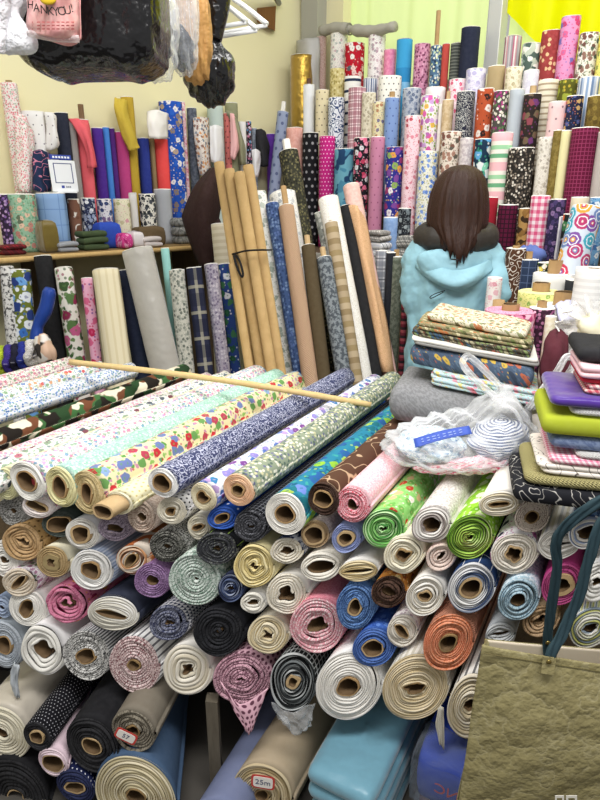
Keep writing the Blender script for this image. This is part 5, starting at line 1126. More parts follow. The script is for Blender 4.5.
reel('big roll with bright round flowers leaning over the reels', 587, 208, 31, 2.42, ('ro', 'c9d3e0', ['c23a55', '4f7fc4', '7a4f9a', 'd9a03f', '3f9fb5', 'b03a6a', '6f86b5'], 17), None, xb=(568, 278, 2.36), turns=6)
reel('plain cream roll standing behind the bright flowered one', 580, 197, 17, 2.62, ('pl', 'dfd3b8'), None, zb=TZ['D'] + .001)
reel('blue flowered roll at the right edge behind the bright flowered one', 599, 197, 17, 2.60, ('fl', '6fa0c9', ['dfe6ea', '3f6fa5'], 18, .8), None, zb=TZ['D'] + .001)
reel('black roll with orange and green leaves, left of the bright flowered one', 571, 214, 15, 2.56, ('fl', '1d211f', ['d8602f', '3f7a4a', 'dcd8cc'], 11, .9), None, zb=TZ['D'] + .001)
reel('white roll with pink sprigs close to the right sleeve', 495, 277, 15, 2.42, ('fl', 'efe9e6', ['d99aa8', 'e6b9c2'], 20, .4), None)
c0 = onB(530, 246, .80); c0[2] = TZ['D'] + .001
v, f, uv = ellv(c0 + Z * .045, (.07, .06, .045), 32, 18, lambda d, x: x + d * .008 * math.sin(9 * d[0] + 5 * d[2]) * math.sin(8 * d[1]))
tag(link('cloth_bundle', v, f, fab(('pl', '5a6fb0')), uvs=uv, loc=c0), 'crumpled blue cloth on the shelf in front of the gingham roll', 'cloth')
for (x, y, Y, lb) in ((499, 300, 2.25, 'short tan cardboard core standing left behind the thick pink roll'), (573, 289, 2.28, 'tan cardboard core standing right of the lowest lace reel')):
    top = atY(x, y, Y); base = top.copy(); base[2] = RZ + .001; n = 28; q = np.linspace(0, 2 * math.pi, n, endpoint=False); r = .022; L = top[2] - RZ
    v, f = corev(top, np.array((1., 0, 0)), np.array((0, 1., 0)), -Z, np.stack([r * np.cos(q), r * np.sin(q)], 1), L, 0, .004)
    tag(link('cardboard_core', v, f, CB, loc=top), lb, 'cardboard tube', 'loose cores on the trimmings table')
drape('lilac folded cloth lying before the white ribbed reel', 'cloth', [[atY(556, 305, 1.96), atY(566, 301, 1.98), atY(577, 300, 2.0)], [atY(557, 313, 1.92), atY(568, 310, 1.93), atY(580, 308, 1.95)], [atY(560, 322, 1.88), atY(570, 320, 1.88), atY(582, 318, 1.9)]], ('pl', 'c3c4e0'), 'folded_cloth', th=.012, seed=20)
# gathered tulle
TU = film('tulle', .30, 'f4f2f0', .7, 60)
def ruffle(px, py, Y, rx, rz, seed, n=120, m=14):
    V = []; c = atY(px, py, Y)
    for i in range(m + 1):
        for j in range(n):
            a = 2 * math.pi * j / n; k = i / m
            wv = .010 * k * math.sin(14 * a + seed) + .006 * k * math.sin(23 * a + 2 * seed)
            V.append(c + np.array((rx * k * math.cos(a), -.03 + .05 * (1 - k) * -1 + wv * 1.6 - .03 * k * math.sin(a), rz * k * math.sin(a) + wv)))
    Fc = [(i * n + j, i * n + (j + 1) % n, (i + 1) * n + (j + 1) % n, (i + 1) * n + j) for i in range(m) for j in range(n)]
    return V, Fc
t = thing('tulle', 'white gathered tulle with embroidered edge hanging over the stack', 'lace', atY(578, 325, 1.70))
v, f = ruffle(583, 322, 1.66, .085, .075, 1); part('net', v, f, TU, t)
c = atY(583, 322, 1.66); P = [c + np.array((.083 * math.cos(a), -.032 - .03 * math.sin(a) + .016 * math.sin(14 * a + 1), .073 * math.sin(a))) for a in np.linspace(math.pi * .7, math.pi * 1.95, 60)]
v, f, uv = tubev(P, .0025, 6); part('embroidered_edge', v, f, simple('white_thread', 'f2f0ee', .7), t)
for k in range(7):
    a = math.pi * (.95 + .13 * k); q = c + np.array((.066 * math.cos(a), -.045 - .025 * math.sin(a), .058 * math.sin(a)))
    V = [];
    for j in range(10): rr = .008 if j % 2 == 0 else .003; V.append(q + np.array((rr * math.cos(j * .628), -.004, rr * math.sin(j * .628))))
    part('embroidered_flower', V, [tuple(range(10))], simple('white_thread', 'f2f0ee', .7), t, smooth=False)
drape('cream soft cloth bunched over the white tulle', 'cloth', [[atY(582, 322, 1.62), atY(592, 316, 1.60), atY(612, 312, 1.66)], [atY(580, 330, 1.60), atY(592, 328, 1.56), atY(612, 326, 1.62)], [atY(586, 342, 1.60), atY(596, 342, 1.57), atY(614, 342, 1.62)]], ('pl', 'e9e2c4'), 'bunched_cloth', th=.025, seed=22)
# ---------------------------------------------------------------- folded cloth heap on the table, centre right
ztop = lambda lst: max(PO[k][1][2] + PO[k][4] for k in PO if any(k.startswith(q) for q in lst))
ZP = ztop(['bright green', 'white roll with thin grey', 'lime green']) + .002
ZT = max(o.location.z + .05 for o in C.objects if o.get('group') == G1 and any(q in o['label'] for q in ('pink crumbly', 'brown roll with pale leaf')))
ZG = max(ZP, ZT) + .0
GP = 'folded cloths heaped on the table before the person'
hx = math.radians(-20)
def pile(x, y, base_z, items, ax0):
    c = atZ(x, y, base_z); z = base_z
    for k, (dx, dy, sx, sy, layers, spec, lb, da) in enumerate(items):
        cc = np.array((c[0] + dx, c[1] + dy, z))
        slab_stack('folded_cloth', lb, 'cloth', GP, cc, ax0 + da, sx, sy, layers, [fab(s) for s in (spec if isinstance(spec, list) else [spec])], 60 + k, edge=.045 if k == 0 else .022, lean=-.05 if k == 0 else 0, tilt=0 if k == 0 else -.05 * sx / .40)
        z += sum(layers) + .0015
pile(468, 417, ZG, [
    (-.02, .0, .40, .26, [.10], ('tw', '7d7e80', '8f9092', 120), 'thick grey felt folded cloth at the bottom of the heap', 0),
    (.035, .0, .29, .22, [.010, .010, .010, .010], ('fl', 'b9d2d6', ['d8707a', 'e6d27a', '8fae8a', 'd99aa8'], 34, .7), 'pale aqua floral folded cloth lying on the grey felt', .03),
    (.015, .03, .34, .24, [.062], ('fl', '4a5a6f', ['b5654a', 'c9a94a', '5f7488', '3a4658'], 24, .55, ['5a6c82']), 'thick slate blue floral folded cloth in the middle of the heap', -.02),
    (.012, .03, .35, .23, [.009, .009], [('pl', '8a8884'), ('pl', 'd9d6ce')], 'thin grey and white plies folded above the slate floral', .05),
    (.008, .04, .33, .22, [.010, .010], ('fl', '4a4438', ['b5543f', '3a5a7a', 'a9a284', '7a8a5a'], 40, .9), 'dark folded cloth with small red and blue flowers', -.06),
    (.012, .04, .31, .21, [.010, .011], ('fl', '8f8664', ['5a5a3a', 'b56a3f', 'd3caa4', '6f7a4a'], 38, .9), 'olive and tan leafy folded cloth second from the top', .02),
    (.028, .05, .28, .20, [.021], ('fl', 'ddd6bf', ['6f6a4a', 'b5714a', '8a8f6a'], 34, .6, ['9a9a74']), 'cream botanical print folded cloth on top of the heap', -.08)], hx)
# ---------------------------------------------------------------- stack of folded cloth at the right edge
ZR = ztop(['white roll squashed flat', 'brown and white damask', 'navy flowered roll with white', 'plain white roll of soft']) + .002
GS = 'folded cloths stacked at the right end of the table'
BASE = atZ(615, 492, ZR); z = ZR; ax = math.radians(-15)
for k, (x0, dy, sx, sy, layers, spec, lb) in enumerate([
    (-.205, .0, .40, .20, [.040], ('dm', '1b1c22', 'b9b6b0', 13, .12), 'black cloth with white animal line drawings at the bottom of the right stack'),
    (-.19, .0, .385, .20, [.024], ('qt', 'b9b07a', .016), 'khaki cable textured cloth, second from the bottom of the right stack'),
    (-.165, .0, .36, .20, [.012, .012], ('dm', 'e6dfd6', '57504c', 13, .12), 'off-white cloth with dark line drawings in the right stack'),
    (-.15, .0, .34, .20, [.016], ('ck', 'f2dfe2', 'd9708f', .011), 'pink gingham cloth thin in the middle of the right stack'),
    (-.10, -.012, .29, .19, [.011], ('qt', 'efedea', .012), 'lower white terry cloth, under the grey-blue one'),
    (-.14, .01, .33, .19, [.03], ('tw', '5f6f92', '7a89a8', 120), 'grey-blue denim cloth below the lime green one'),
    (-.165, .0, .36, .20, [.046], ('pl', 'a9b52a'), 'bright lime green folded cloth'),
    (-.125, -.010, .32, .195, [.015], ('qt', 'efefee', .012), 'upper white terry cloth resting on the lime green one'),
    (-.165, .0, .36, .20, [.022], ('sh', '4a2a8a', 0), 'deep purple satin cloth in the upper right stack'),
    (-.095, .0, .29, .17, [.010, .010], ('ck', 'e6d3c9', 'b54a5a', .013), 'red and cream gingham cloth on the purple satin'),
    (-.10, .012, .29, .17, [.009], ('pl', 'c92a3a'), 'thin red cloth between gingham and pale pink ones'),
    (-.11, .0, .30, .17, [.013, .012], ('pl', 'e6bcc2'), 'pale pink fluffy cloth near the top of the right stack'),
    (-.105, .03, .30, .17, [.03], ('pl', '18181b'), 'black cloth on top of the right stack beneath the tulle')]):
    cc = np.array((BASE[0] + x0 + sx / 2 - .015, BASE[1] + dy, z))
    slab_stack('folded_cloth', lb, 'cloth', GS, cc, ax, sx, sy, layers, [fab(spec)], 90 + k)
    z += sum(layers) + .0015
drape('dark maroon velvet cloth slumped between heap and right stack', 'cloth', [[atY(550, 338, 1.62), atY(557, 330, 1.64), atY(566, 336, 1.62)], [atY(546, 352, 1.58), atY(555, 350, 1.55), atY(566, 354, 1.57)], [atY(543, 372, 1.56), atY(553, 374, 1.53), atY(565, 372, 1.55)], [atY(541, 398, 1.54), atY(550, 398, 1.52), atY(562, 394, 1.54)]], ('pl', '4a1420'), 'draped_cloth', th=.02, seed=24)
# ---------------------------------------------------------------- clear carrier bag lying on the rolls
ZB = ZP + .006
bc = atZ(461, 461, ZB); bc[2] = ZB + .062
t = thing('plastic_bag', 'clear plastic carrier bag of folded cloth lying on the roll ends', 'bag', (bc[0], bc[1], ZB))
rg = np.random.RandomState(8)
def bagfn(d, x, infl=1.0):
    lx = x[0] - bc[0]
    up = max(0, d[2])
    x = x.copy()
    x[2] += .075 * math.exp(-((lx - .10) / .055) ** 2) * up ** .7 - .025 * up * max(0, -lx / .2)
    x[1] += .03 * lx / .2
    k = .006 * (math.sin(23 * d[0] + 9 * d[2] + 3 * d[1]) + .7 * math.sin(31 * d[1] - 17 * d[2]) + .5 * math.sin(47 * d[0] * d[2]))
    x = x + d * k * infl
    x[2] = max(x[2], ZB + .001)
    return x
v, f, uv = ellv(bc, (.212, .135, .064), 96, 56, bagfn); PF = film('clear_film', .17, 'f6f8fa', .15, 28)
part('film', v, f, PF, t, uvs=uv)
knot = np.array((bc[0] + .105, bc[1] + .02, ZB + .19))
kx = knot
def inbag(nm, lb, off, r, spec, seed, bend=0):
    def fn(d, x): return x + d * .006 * math.sin(13 * d[0] + seed) * math.sin(11 * d[2] + 2) * np.array((1, 1, 1)) + Z * bend * d[0]
    c_ = bc + np.array(off); v, f, uv = ellv(c_, r, 48, 28, fn)
    v = [np.array((p[0], p[1], max(p[2], ZB + .004))) for p in v]
    o = link(nm, v, f, fab(spec), uvs=uv, loc=c_); tag(o, lb, 'cloth', 'cloths inside the clear carrier bag'); return o
inbag('folded_cloth', 'pale blue leaf print cloth in the left half of the clear bag', (-.085, -.005, -.012), (.088, .09, .036), ('fl', 'e2ecf0', ['8fb0c9', '6f93b5', 'b5cbd8'], 30, .9, ['a9c3d2']), 1)
inbag('folded_cloth', 'navy striped white cloth in the right half of the clear bag', (.09, -.01, .005), (.075, .085, .052), ('st', 1, ['e3e6ea', '3f4f7a', 'cfd5e0', '5a6a92'], .022), 2, .012)
inbag('folded_cloth', 'pink trimmed white cloth at the front edge inside the clear bag', (.01, -.075, -.04), (.15, .03, .018), ('fl', 'f0dfe2', ['d8506f', 'e08a9f'], 30, .7), 3, .008)
# twisted neck and the two carrying loops
v, f, uv = tubev([knot + Z * -.045, knot + Z * -.02, knot, knot + Z * .012], [.05, .028, .015, .02], 24); WF = film('white_film', .34, 'f6f7f8', .3, 40); part('neck', v, f, WF, t)
def band(path, wd, nm, mt, parent, th=.0015, nrm=None, k=8):
    P = catmull(path, k); T_ = np.gradient(P, axis=0); T_ /= np.linalg.norm(T_, axis=1)[:, None]
    view = np.array(nrm if nrm is not None else (0, -1, .3)); S = np.cross(T_, view); S /= np.linalg.norm(S, axis=1)[:, None]
    V = []; n = 6
    for i in range(len(P)):
        wv = wd * (1 if np.isscalar(wd) else 1)
        for j in range(n + 1): V.append(P[i] + S[i] * wv * (j / n - .5) + np.cross(S[i], T_[i]) * .003 * math.sin(j * 2.1 + i * .5))
    Fc = [(i * (n + 1) + j, i * (n + 1) + j + 1, (i + 1) * (n + 1) + j + 1, (i + 1) * (n + 1) + j) for i in range(len(P) - 1) for j in range(n)]
    return solid(part(nm, V, Fc, mt, parent), th)
Yk = knot[1]
band([atY(511, 410, Yk - .02), atY(488, 391, Yk - .01), atY(468, 372, Yk), atY(463, 361, Yk + .01), atY(470, 357, Yk + .02), atY(488, 374, Yk + .02), atY(516, 405, Yk + .01)], .017, 'carrying_loop', WF, t)
band([atY(527, 409, Yk - .02), atY(541, 392, Yk - .02), atY(557, 371, Yk - .02), atY(567, 357, Yk - .01), atY(574, 361, Yk), atY(570, 371, Yk), atY(550, 394, Yk), atY(531, 408, Yk)], .017, 'carrying_loop', WF, t)
a, b, c, d = [atY(x, y, Yl) for x, y, Yl in ((412, 441, bc[1] - .075), (467, 428, bc[1] - .06), (470, 436, bc[1] - .085), (414, 450, bc[1] - .10))]
a, b, c, d = [p + np.array((0, -.015, .012)) for p in (a, b, c, d)]
v, f, uv = sheetv([[a, (a + b) / 2 + Z * .004, b], [d, (d + c) / 2 + Z * .004, c]], 6); solid(part('label', v, f, simple('blue_label', '3a55b0', .4), t), .001)
for r_ in range(2):
    for k in range(8):
        u0 = .12 + k * .095; u1 = u0 + .035 + .03 * ((k * 7 + r_ * 3) % 3) / 2; w0 = .30 + r_ * .28
        q = [a + (b - a) * u + ((d + (c - d) * u) - (a + (b - a) * u)) * w_ + np.array((0, -.004, .0045)) for u, w_ in ((u0, w0), (u1, w0), (u1, w0 + .09), (u0, w0 + .09))]
        part('label_lettering', q, [(0, 1, 2, 3)], simple('pale_print', '8fa3dc', .5), t, smooth=False)
# ---------------------------------------------------------------- kraft tote bag
ct = atY(570, 700, 1.05)
crate = thing('wooden_crate', 'low wooden crate under the kraft tote bag', 'crate', (ct[0] + .03, 1.02, PZ))
v, f = boxv((ct[0] - .14, .985, PZ), (ct[0] + .28, 1.13, .17)); o = part('crate_body', v, f, TABLEW, crate, smooth=False); bevel(o, .004)
t = thing('tote_bag', 'crinkled olive kraft tote bag with dark teal straps', 'bag', (ct[0], 1.02, .17))
KR = NT('washed_kraft_paper'); KR.b.inputs['Roughness'].default_value = .5
n0 = KR.noise(KR.obj(), 9, 4, .6)
def ridge_(sc, det): return KR.math('ABSOLUTE', KR.math('SUBTRACT', KR.noise(KR.vm('ADD', KR.obj(), (sc, 0, 0)), sc, det, .55), .5))
r1, r2 = ridge_(8, 4), ridge_(19, 4)
line = KR.math('MAXIMUM', KR.lt(r1, .010, .010), KR.math('MULTIPLY', KR.lt(r2, .012, .012), .6))
KR.l(KR.mix(KR.math('MULTIPLY', line, .28), KR.mix(n0, lin('8a8058'), lin('a0976c')), lin('cdc5a0')), KR.b.inputs['Base Color'])
KR.bump(KR.math('ADD', KR.math('MULTIPLY', r1, 2.2), KR.math('MULTIPLY', r2, .9)), .8, .016)
KRM = KR.m; LINM = fab(('pl', 'e6d9c2')); TEAL = simple('teal_leather', '30454d', .5, 0, (200, .2, .001)); BRASS = simple('brass', '8a7a48', .35, .9)
XL = lambda z: ct[0] - .228 - .012 * (1 - (z - .17) / .44)
Yf = 1.0
def panel(y, ztl, ztr, mt, nm, amp, seed, xr=.20):
    XO = .042 if y > 1.05 else 0.0
    rg = np.random.RandomState(seed); V = []; uv = []; nx, nz = 60, 70; ph = rg.uniform(0, 6, (9,)); kk = rg.uniform(-30, 30, (9, 2))
    for i in range(nz + 1):
        for j in range(nx + 1):
            u, w_ = j / nx, i / nz; zt_ = ztl + (ztr - ztl) * u
            z = .172 + (zt_ - .172) * w_; x = XL(z) + XO + (ct[0] + xr - XL(z) - XO) * u
            e = min(1, 6 * min(u, 1 - u, ))
            h = amp * sum(abs(math.sin(kk[q, 0] * x + kk[q, 1] * z + ph[q])) for q in range(9)) / 4
            bulge = -.02 * math.sin(math.pi * u) * math.sin(math.pi * min(1, w_ * 1.02)) if y < 1.05 else 0
            V.append((x, y + bulge - h * e * (1 - .6 * w_), z)); uv.append((x, z))
    Fc = [(i * (nx + 1) + j, i * (nx + 1) + j + 1, (i + 1) * (nx + 1) + j + 1, (i + 1) * (nx + 1) + j) for i in range(nz) for j in range(nx)]
    return solid(part(nm, V, Fc, mt, t, uvs=uv), .002)
zfl, zfr = atY(476, 645, Yf)[2], atY(600, 668, Yf)[2]
zbl, zbr = atY(476, 640, 1.09)[2], atY(600, 652, 1.09)[2]
panel(Yf, zfl, zfl + (zfr - zfl) * 1.35, KRM, 'front_panel', .007, 1)
panel(1.09, zbl, zbl + (zbr - zbl) * 1.2, LINM, 'back_panel_lining', .002, 2)
panel(1.097, zbl - .003, zbl + (zbr - zbl) * 1.2 - .003, KRM, 'back_panel', .002, 3)
for xx, nm in ((0, 'side_panel'), (1, 'side_panel')):
    rows = []
    for w_ in np.linspace(0, 1, 6):
        zf_ = .172 + ((zfl if not xx else zfl + (zfr - zfl) * 1.35) - .172) * w_; zb_ = .172 + ((zbl if not xx else zbl + (zbr - zbl) * 1.2) - .172) * w_
        x0 = XL(zf_) if not xx else ct[0] + .20
        rows.append([(x0, Yf, zf_), (x0 + (.028 if not xx else -.012), 1.045, (zf_ + zb_) / 2), (x0 + (.042 if not xx else 0), 1.095, zb_)])
    v, f, uv = sheetv(rows, 4, .003, 4); solid(part(nm, v, f, KRM, t, uvs=uv), .002)
v, f = boxv((XL(.17) + .045, Yf, .171), (ct[0] + .20, 1.095, .176)); part('bottom_panel', v, f, KRM, t, smooth=False)
# top hem stitched line
P = [np.array((XL(zfl) + .004 + (ct[0] + .196 - XL(zfl)) * u, Yf - .006 - .016 * math.sin(math.pi * u) * .06, zfl + (zfr - zfl) * 1.35 * u - .016)) for u in np.linspace(0, 1, 30)]
v, f, uv = tubev(P, .0012, 6); part('hem_stitching', v, f, simple('dark_thread', '6a6240', .8), t)
s1 = band([atY(547, 672, Yf - .012), atY(551, 655, Yf - .012), atY(562, 634, Yf - .004), atY(572, 612, 1.0), atY(582, 587, 1.0), atY(590, 555, 1.0), atY(602, 524, 1.0), atY(622, 508, 1.0), atY(648, 530, 1.0), atY(655, 600, 1.0), atY(652, 664, Yf - .008)], .0215, 'strap', TEAL, t, .003, (0, -1, .55))
s2 = band([atY(548, 662, 1.083), atY(548, 640, 1.083), atY(550, 615, 1.08), atY(557, 572, 1.07), atY(556, 545, 1.06), atY(567, 525, 1.05), atY(600, 502, 1.03), atY(625, 496, 1.02), atY(645, 512, 1.03), atY(652, 590, 1.05), atY(650, 650, 1.083)], .0215, 'strap', TEAL, t, .003, (0, -1, .55))
tb = [atY(543, 656, Yf - .016), atY(556, 658, Yf - .016), atY(554, 675, Yf - .02), atY(541, 673, Yf - .02)]
solid(part('strap_tab', tb, [(0, 1, 2, 3)], KRM, t, smooth=False), .002)
for q in (atY(549, 662, Yf - .021), atY(548, 643, 1.078)):
    v, f, uv = ellv(q, (.0055, .003, .0055), 16, 10); part('rivet', v, f, BRASS, t)
for (x0, x1) in ((555, 564), (566, 577)):
    for (a0, a1, b0, b1) in ((0, 1, 0, .16), (0, .2, .16, 1.4), (.8, 1, .16, 1.4), (.2, .8, .75, .9)):
        xa, xb = x0 + (x1 - x0) * a0, x0 + (x1 - x0) * a1; ya, yb = 795.5 + 14 * b0, 795.5 + 14 * b1
        q = [atY(x, y, Yf - .050) for x, y in ((xa, ya), (xb, ya), (xb, yb), (xa, yb))]
        solid(part('printed_lettering', q, [(0, 1, 2, 3)], simple('white_print', 'eeeae0', .6), t, smooth=False), .001)
# ---------------------------------------------------------------- loose ends, tickets and film on the roll ends
def child(lb): return byl(lb)
ps = child('pink roll with brown spots')
drape(None, None, [[onF(220, 680, .04), onF(240, 704, .045), onF(268, 688, .04)], [onF(232, 705, .045), onF(245, 712, .05), onF(262, 704, .045)], [onF(246, 731, .05), onF(249, 734, .052), onF(252, 730, .05)]], ('dt', 'e6b7c6', '6b3f52', .018, .3), 'loose_corner', th=.002, wob=.003, parent=ps, seed=31)
gb = child('grey-blue roll at the left end')
drape(None, None, [[onF(14, 662, .03), onF(17, 664, .032), onF(20, 665, .03)], [onF(10, 678, .03), onF(14, 680, .035), onF(18, 680, .03)], [onF(15, 696, .03), onF(17, 697, .034), onF(20, 698, .03)]], ('pl', 'b9c0c6'), 'loose_strip', th=.002, parent=gb, seed=32)
bg = child('black and grey layered roll')
v, f, uv = sheetv([[onF(272, 700, .035), onF(290, 712, .04), onF(316, 700, .035)], [onF(276, 715, .04), onF(295, 726, .05), onF(312, 716, .04)], [onF(284, 722, .03), onF(298, 733, .04), onF(311, 724, .03)]], 8, .010, 33); solid(part('film_wrap', v, f, film('clear_film', .12, 'e9edf0', .12, 60), bg), .0008)
bt = child('large beige roll of many tight')
rows = [[onF(438, 708, .03), onF(441, 706, .032), onF(444, 708, .03)], [onF(436, 726, .03), onF(440, 727, .033), onF(444, 726, .03)], [onF(440, 744, .03), onF(442, 746, .032), onF(444, 750, .03)]]
v, f, uv = sheetv(rows, 6, .003, 34); solid(part('frayed_selvage', v, f, fab(('st', 0, ['e9e5da', 'a9a493', 'e9e5da', '8f8a7a'], .004)), bt, uvs=uv), .0015)
TXT = []
def txt(s, size, c, ux, uy, mt, parent, nm='handwriting', depth_=.0):
    cu = bpy.data.curves.new(nm, 'FONT'); cu.body = s; cu.size = size; cu.align_x = 'CENTER'; cu.align_y = 'CENTER'; cu.materials.append(mt); cu.extrude = .0003
    o = bpy.data.objects.new(nm, cu); C.objects.link(o); o.parent = parent
    at = np.zeros(3); p = parent
    while p is not None: at = at + np.array(AT.get(p.name, (0, 0, 0))); p = p.parent
    ux = np.array(ux, float); uy = np.array(uy, float); ux /= np.linalg.norm(ux); uy -= ux * np.dot(ux, uy); uy /= np.linalg.norm(uy); nn = np.cross(ux, uy)
    c = np.array(c) - at
    o.matrix_local = Matrix(((ux[0], uy[0], nn[0], c[0]), (ux[1], uy[1], nn[1], c[1]), (ux[2], uy[2], nn[2], c[2]), (0, 0, 0, 1)))
    TXT.append(o); return o
PAPER = simple('white_paper', 'efeae2', .7); REDP = simple('red_print', 'c8463f', .6); INK = simple('blue_ink', '5a5f78', .6)
def ticket(lb, px, py, w, h, rot, s):
    o, Cn, U, a, b = PO[[k for k in PO if k.startswith(lb)][0]]
    n = np.cross(U, Z); n = n * (-1 if np.dot(n, azv(26)) > 0 else 1); c = onplane(px, py, Cn + n * .014, n); k = depth(c) / F
    ux = U * math.cos(rot) + Z * math.sin(rot); uy = -U * math.sin(rot) + Z * math.cos(rot); uy = uy / np.linalg.norm(uy)
    def rect(nm, w_, h_, off, mt):
        V = []
        for d_ in (0, .0008):
            for q in np.linspace(0, 2 * math.pi, 24, endpoint=False):
                cx_, sx_ = np.sign(math.cos(q)) * abs(math.cos(q)) ** .35, np.sign(math.sin(q)) * abs(math.sin(q)) ** .35
                V.append(c + ux * cx_ * w_ / 2 * k + uy * sx_ * h_ / 2 * k + n * (off + d_))
        Fc = [tuple(range(23, -1, -1)), tuple(range(24, 48))] + [(j, (j + 1) % 24, 24 + (j + 1) % 24, 24 + j) for j in range(24)]
        return part(nm, V, Fc, mt, o, smooth=False)
    tk = rect('price_ticket', w, h, 0, REDP); tk['label'] = 'white ticket with a red border'
    p2 = rect('ticket_paper', w - 4, h - 4, .001, PAPER)
    txt(s, h * k * .5, c + n * .0024, ux, uy, INK, o)
ticket('grey-brown woollen', 126, 736, 23, 15, -.45, '57')
ticket('beige canvas roll', 263, 782, 24, 18, -.05, '25m')
# pale blue cloth and wrapped packs under the shelf
fr = atY(338, 785, 1.13); e = math.radians(90 - 29)
c0 = fr + AX * .36; c0[2] = PZ + .002
slab_stack('folded_cloth', 'pale blue satin cloth folded in plies on the floor under the shelf', 'cloth', None, c0, e, .72, .20, [.06, .055, .06, .05, .055], [fab(('sh', '6f9fb2', 0))], 120, edge=.026)
GK = 'film wrapped packs under the shelf'
fr = atY(447, 775, 1.12)
BLUEF = fab(('pl', '1f3fae')); REDF = fab(('pl', '7a1c22'))
z = PZ + .002
for k, (hh, mts, lb, s, dx) in enumerate(((.15, [BLUEF, REDF], 'lower film wrapped blue and red pack with red lettering', 'OB', .03), (.155, [BLUEF], 'upper film wrapped royal blue pack with red lettering', 'DNHNC', .02))):
    c0 = fr + AX * .33 + np.array((dx, 0, 0)); c0[2] = z
    o = slab_stack('wrapped_pack', lb, 'pack', GK, c0, e, .60, .22, [hh / len(mts)] * len(mts), mts, 130 + k)
    rf = c0 - AX * .302 + Z * hh * .55
    side = np.array((AX[1], -AX[0], 0))
    txt(s, .045, rf - AX * .006 + side * .03, -side, Z, simple('red_lettering', 'c0473f', .5), o, 'printed_lettering').scale = (1, 1, 1)
    # loose clear film around the front
    rows = [[c0 - AX * (.30 + .014 * j) + side * x + Z * (hh * zz + .004) for x in (-.115, -.04, .05, .115)] for j, zz in ((-8, 1.03), (0, 1.04), (1.3, .9), (1.6, .45), (1.2, .08))]
    v, f, uv = sheetv(rows, 7, .008, 40 + k); solid(part('film_wrap', v, f, film('clear_wrap', .035, '9aa3b0', .08, 40), o), .0008)
    z += hh + .002
# unseen dark cloth lengths added at the back to darken the space under the shelf
for i, (x, Y, hgt, lb) in enumerate(((-.95, 1.75, .20, 'black cloth lengths added to deepen the shade under the left end of the shelf'), (-.25, 1.78, .17, 'black cloth lengths added to deepen the shade behind the wooden post'), (.35, 1.7, .2, 'dark navy cloth lengths added to deepen the shade behind the blue packs'))):
    slab_stack('folded_cloth', lb, 'cloth', 'added dark cloths at the back under the shelf', np.array((x, Y + .2, PZ + .002)), math.radians(-9), .62, .30, [hgt / 3.6] * 3, [fab(('pl', '15151a' if i < 2 else '161c3a'))], 140 + i)
# ---------------------------------------------------------------- bamboo stick across the table rolls
a, b = atZ(70, 362, .985), atZ(371, 405, .885)
P = [a + (b - a) * u + Z * .012 * math.sin(u * 3.14) for u in np.linspace(0, 1, 30)]
v, f, uv = tubev(P, [.0095 + (.0012 if i % 6 == 0 else 0) for i in range(30)], 10)
tag(link('bamboo_stick', v, f, wood('e0c894', 'c9ab70'), uvs=uv, loc=a), 'thin bamboo stick lying across the table rolls', 'stick')
# ---------------------------------------------------------------- yarn skeins and blue parcel at the left edge
GY = 'yarn skeins at the left edge'
YN = lambda hx_: fab(('tw', hx_, mixhex(hx_, '000000', .3), 260))
for i, (x, y0, y1, hx_, lb) in enumerate([(4, 345, 376, 'c3d63a', 'lime green yarn skein'), (12, 344, 374, '4a3a9a', 'violet blue yarn skein right of the lime one'), (19, 343, 372, '24243a', 'dark navy yarn skein in the row'),
                                          (26, 341, 370, '2c3a9a', 'royal blue yarn skein right of the dark navy one'), (33, 339, 367, 'e9e6e2', 'white yarn skein before the tan cloth')]):
    Ys = 2.30; c_ = atY(x, (y0 + y1) / 2, Ys); k = depth(c_) / F; hh = (y1 - y0) / 2 * k
    P = [c_ + np.array((.006 * math.sin(3 * q), .045 * math.cos(q), (hh - .016) * math.sin(q))) for q in np.linspace(0, 2 * math.pi, 41)]
    v, f, uv = tubev(P, [.016 + .002 * math.sin(q * 1.3) for q in range(41)], 14, cap=False, up=np.array((1., .1, 0)))
    tt = thing('yarn_skein', lb, 'yarn', c_, GY); part('loops', v, f, YN(hx_), tt, uvs=uv)
    P = [c_ + np.array((.019 * math.cos(q), .062 * math.sin(q), -.005)) for q in np.linspace(0, 2 * math.pi, 25)]
    v, f, uv = tubev(P, .003, 6, cap=False); part('tie', v, f, YN(mixhex(hx_, 'ffffff', .4)), tt)
drape('tan and white cloth folded over at the end of the yarn row', 'cloth', [[atY(38, 338, 2.30), atY(44, 335, 2.27), atY(50, 342, 2.3)], [atY(38, 350, 2.27), atY(45, 349, 2.23), atY(53, 352, 2.27)], [atY(41, 364, 2.27), atY(48, 363, 2.24), atY(54, 362, 2.27)]], ('cm', ['d9b8a0', 'e9e4de', '3a3432'], 14), 'folded_cloth', th=.02, seed=51)
P = catmull([atY(50, 288, 2.44), atY(46, 308, 2.43), atY(38, 326, 2.42), atY(37, 345, 2.40), atY(48, 350, 2.39)], 8)
v, f, uv = tubev(P, np.interp(np.linspace(0, 1, len(P)), [0, .05, .3, .5, .8, 1], [.030, .044, .046, .036, .05, .03]), 20, flat=.6)
tag(link('cloth_parcel', v, f, simple('blue_film', '24479e', .35, 0, (22, .6, .01)), uvs=uv, loc=P[0]), 'royal blue film wrapped parcel bent over in front of the leaf print bolt', 'parcel')
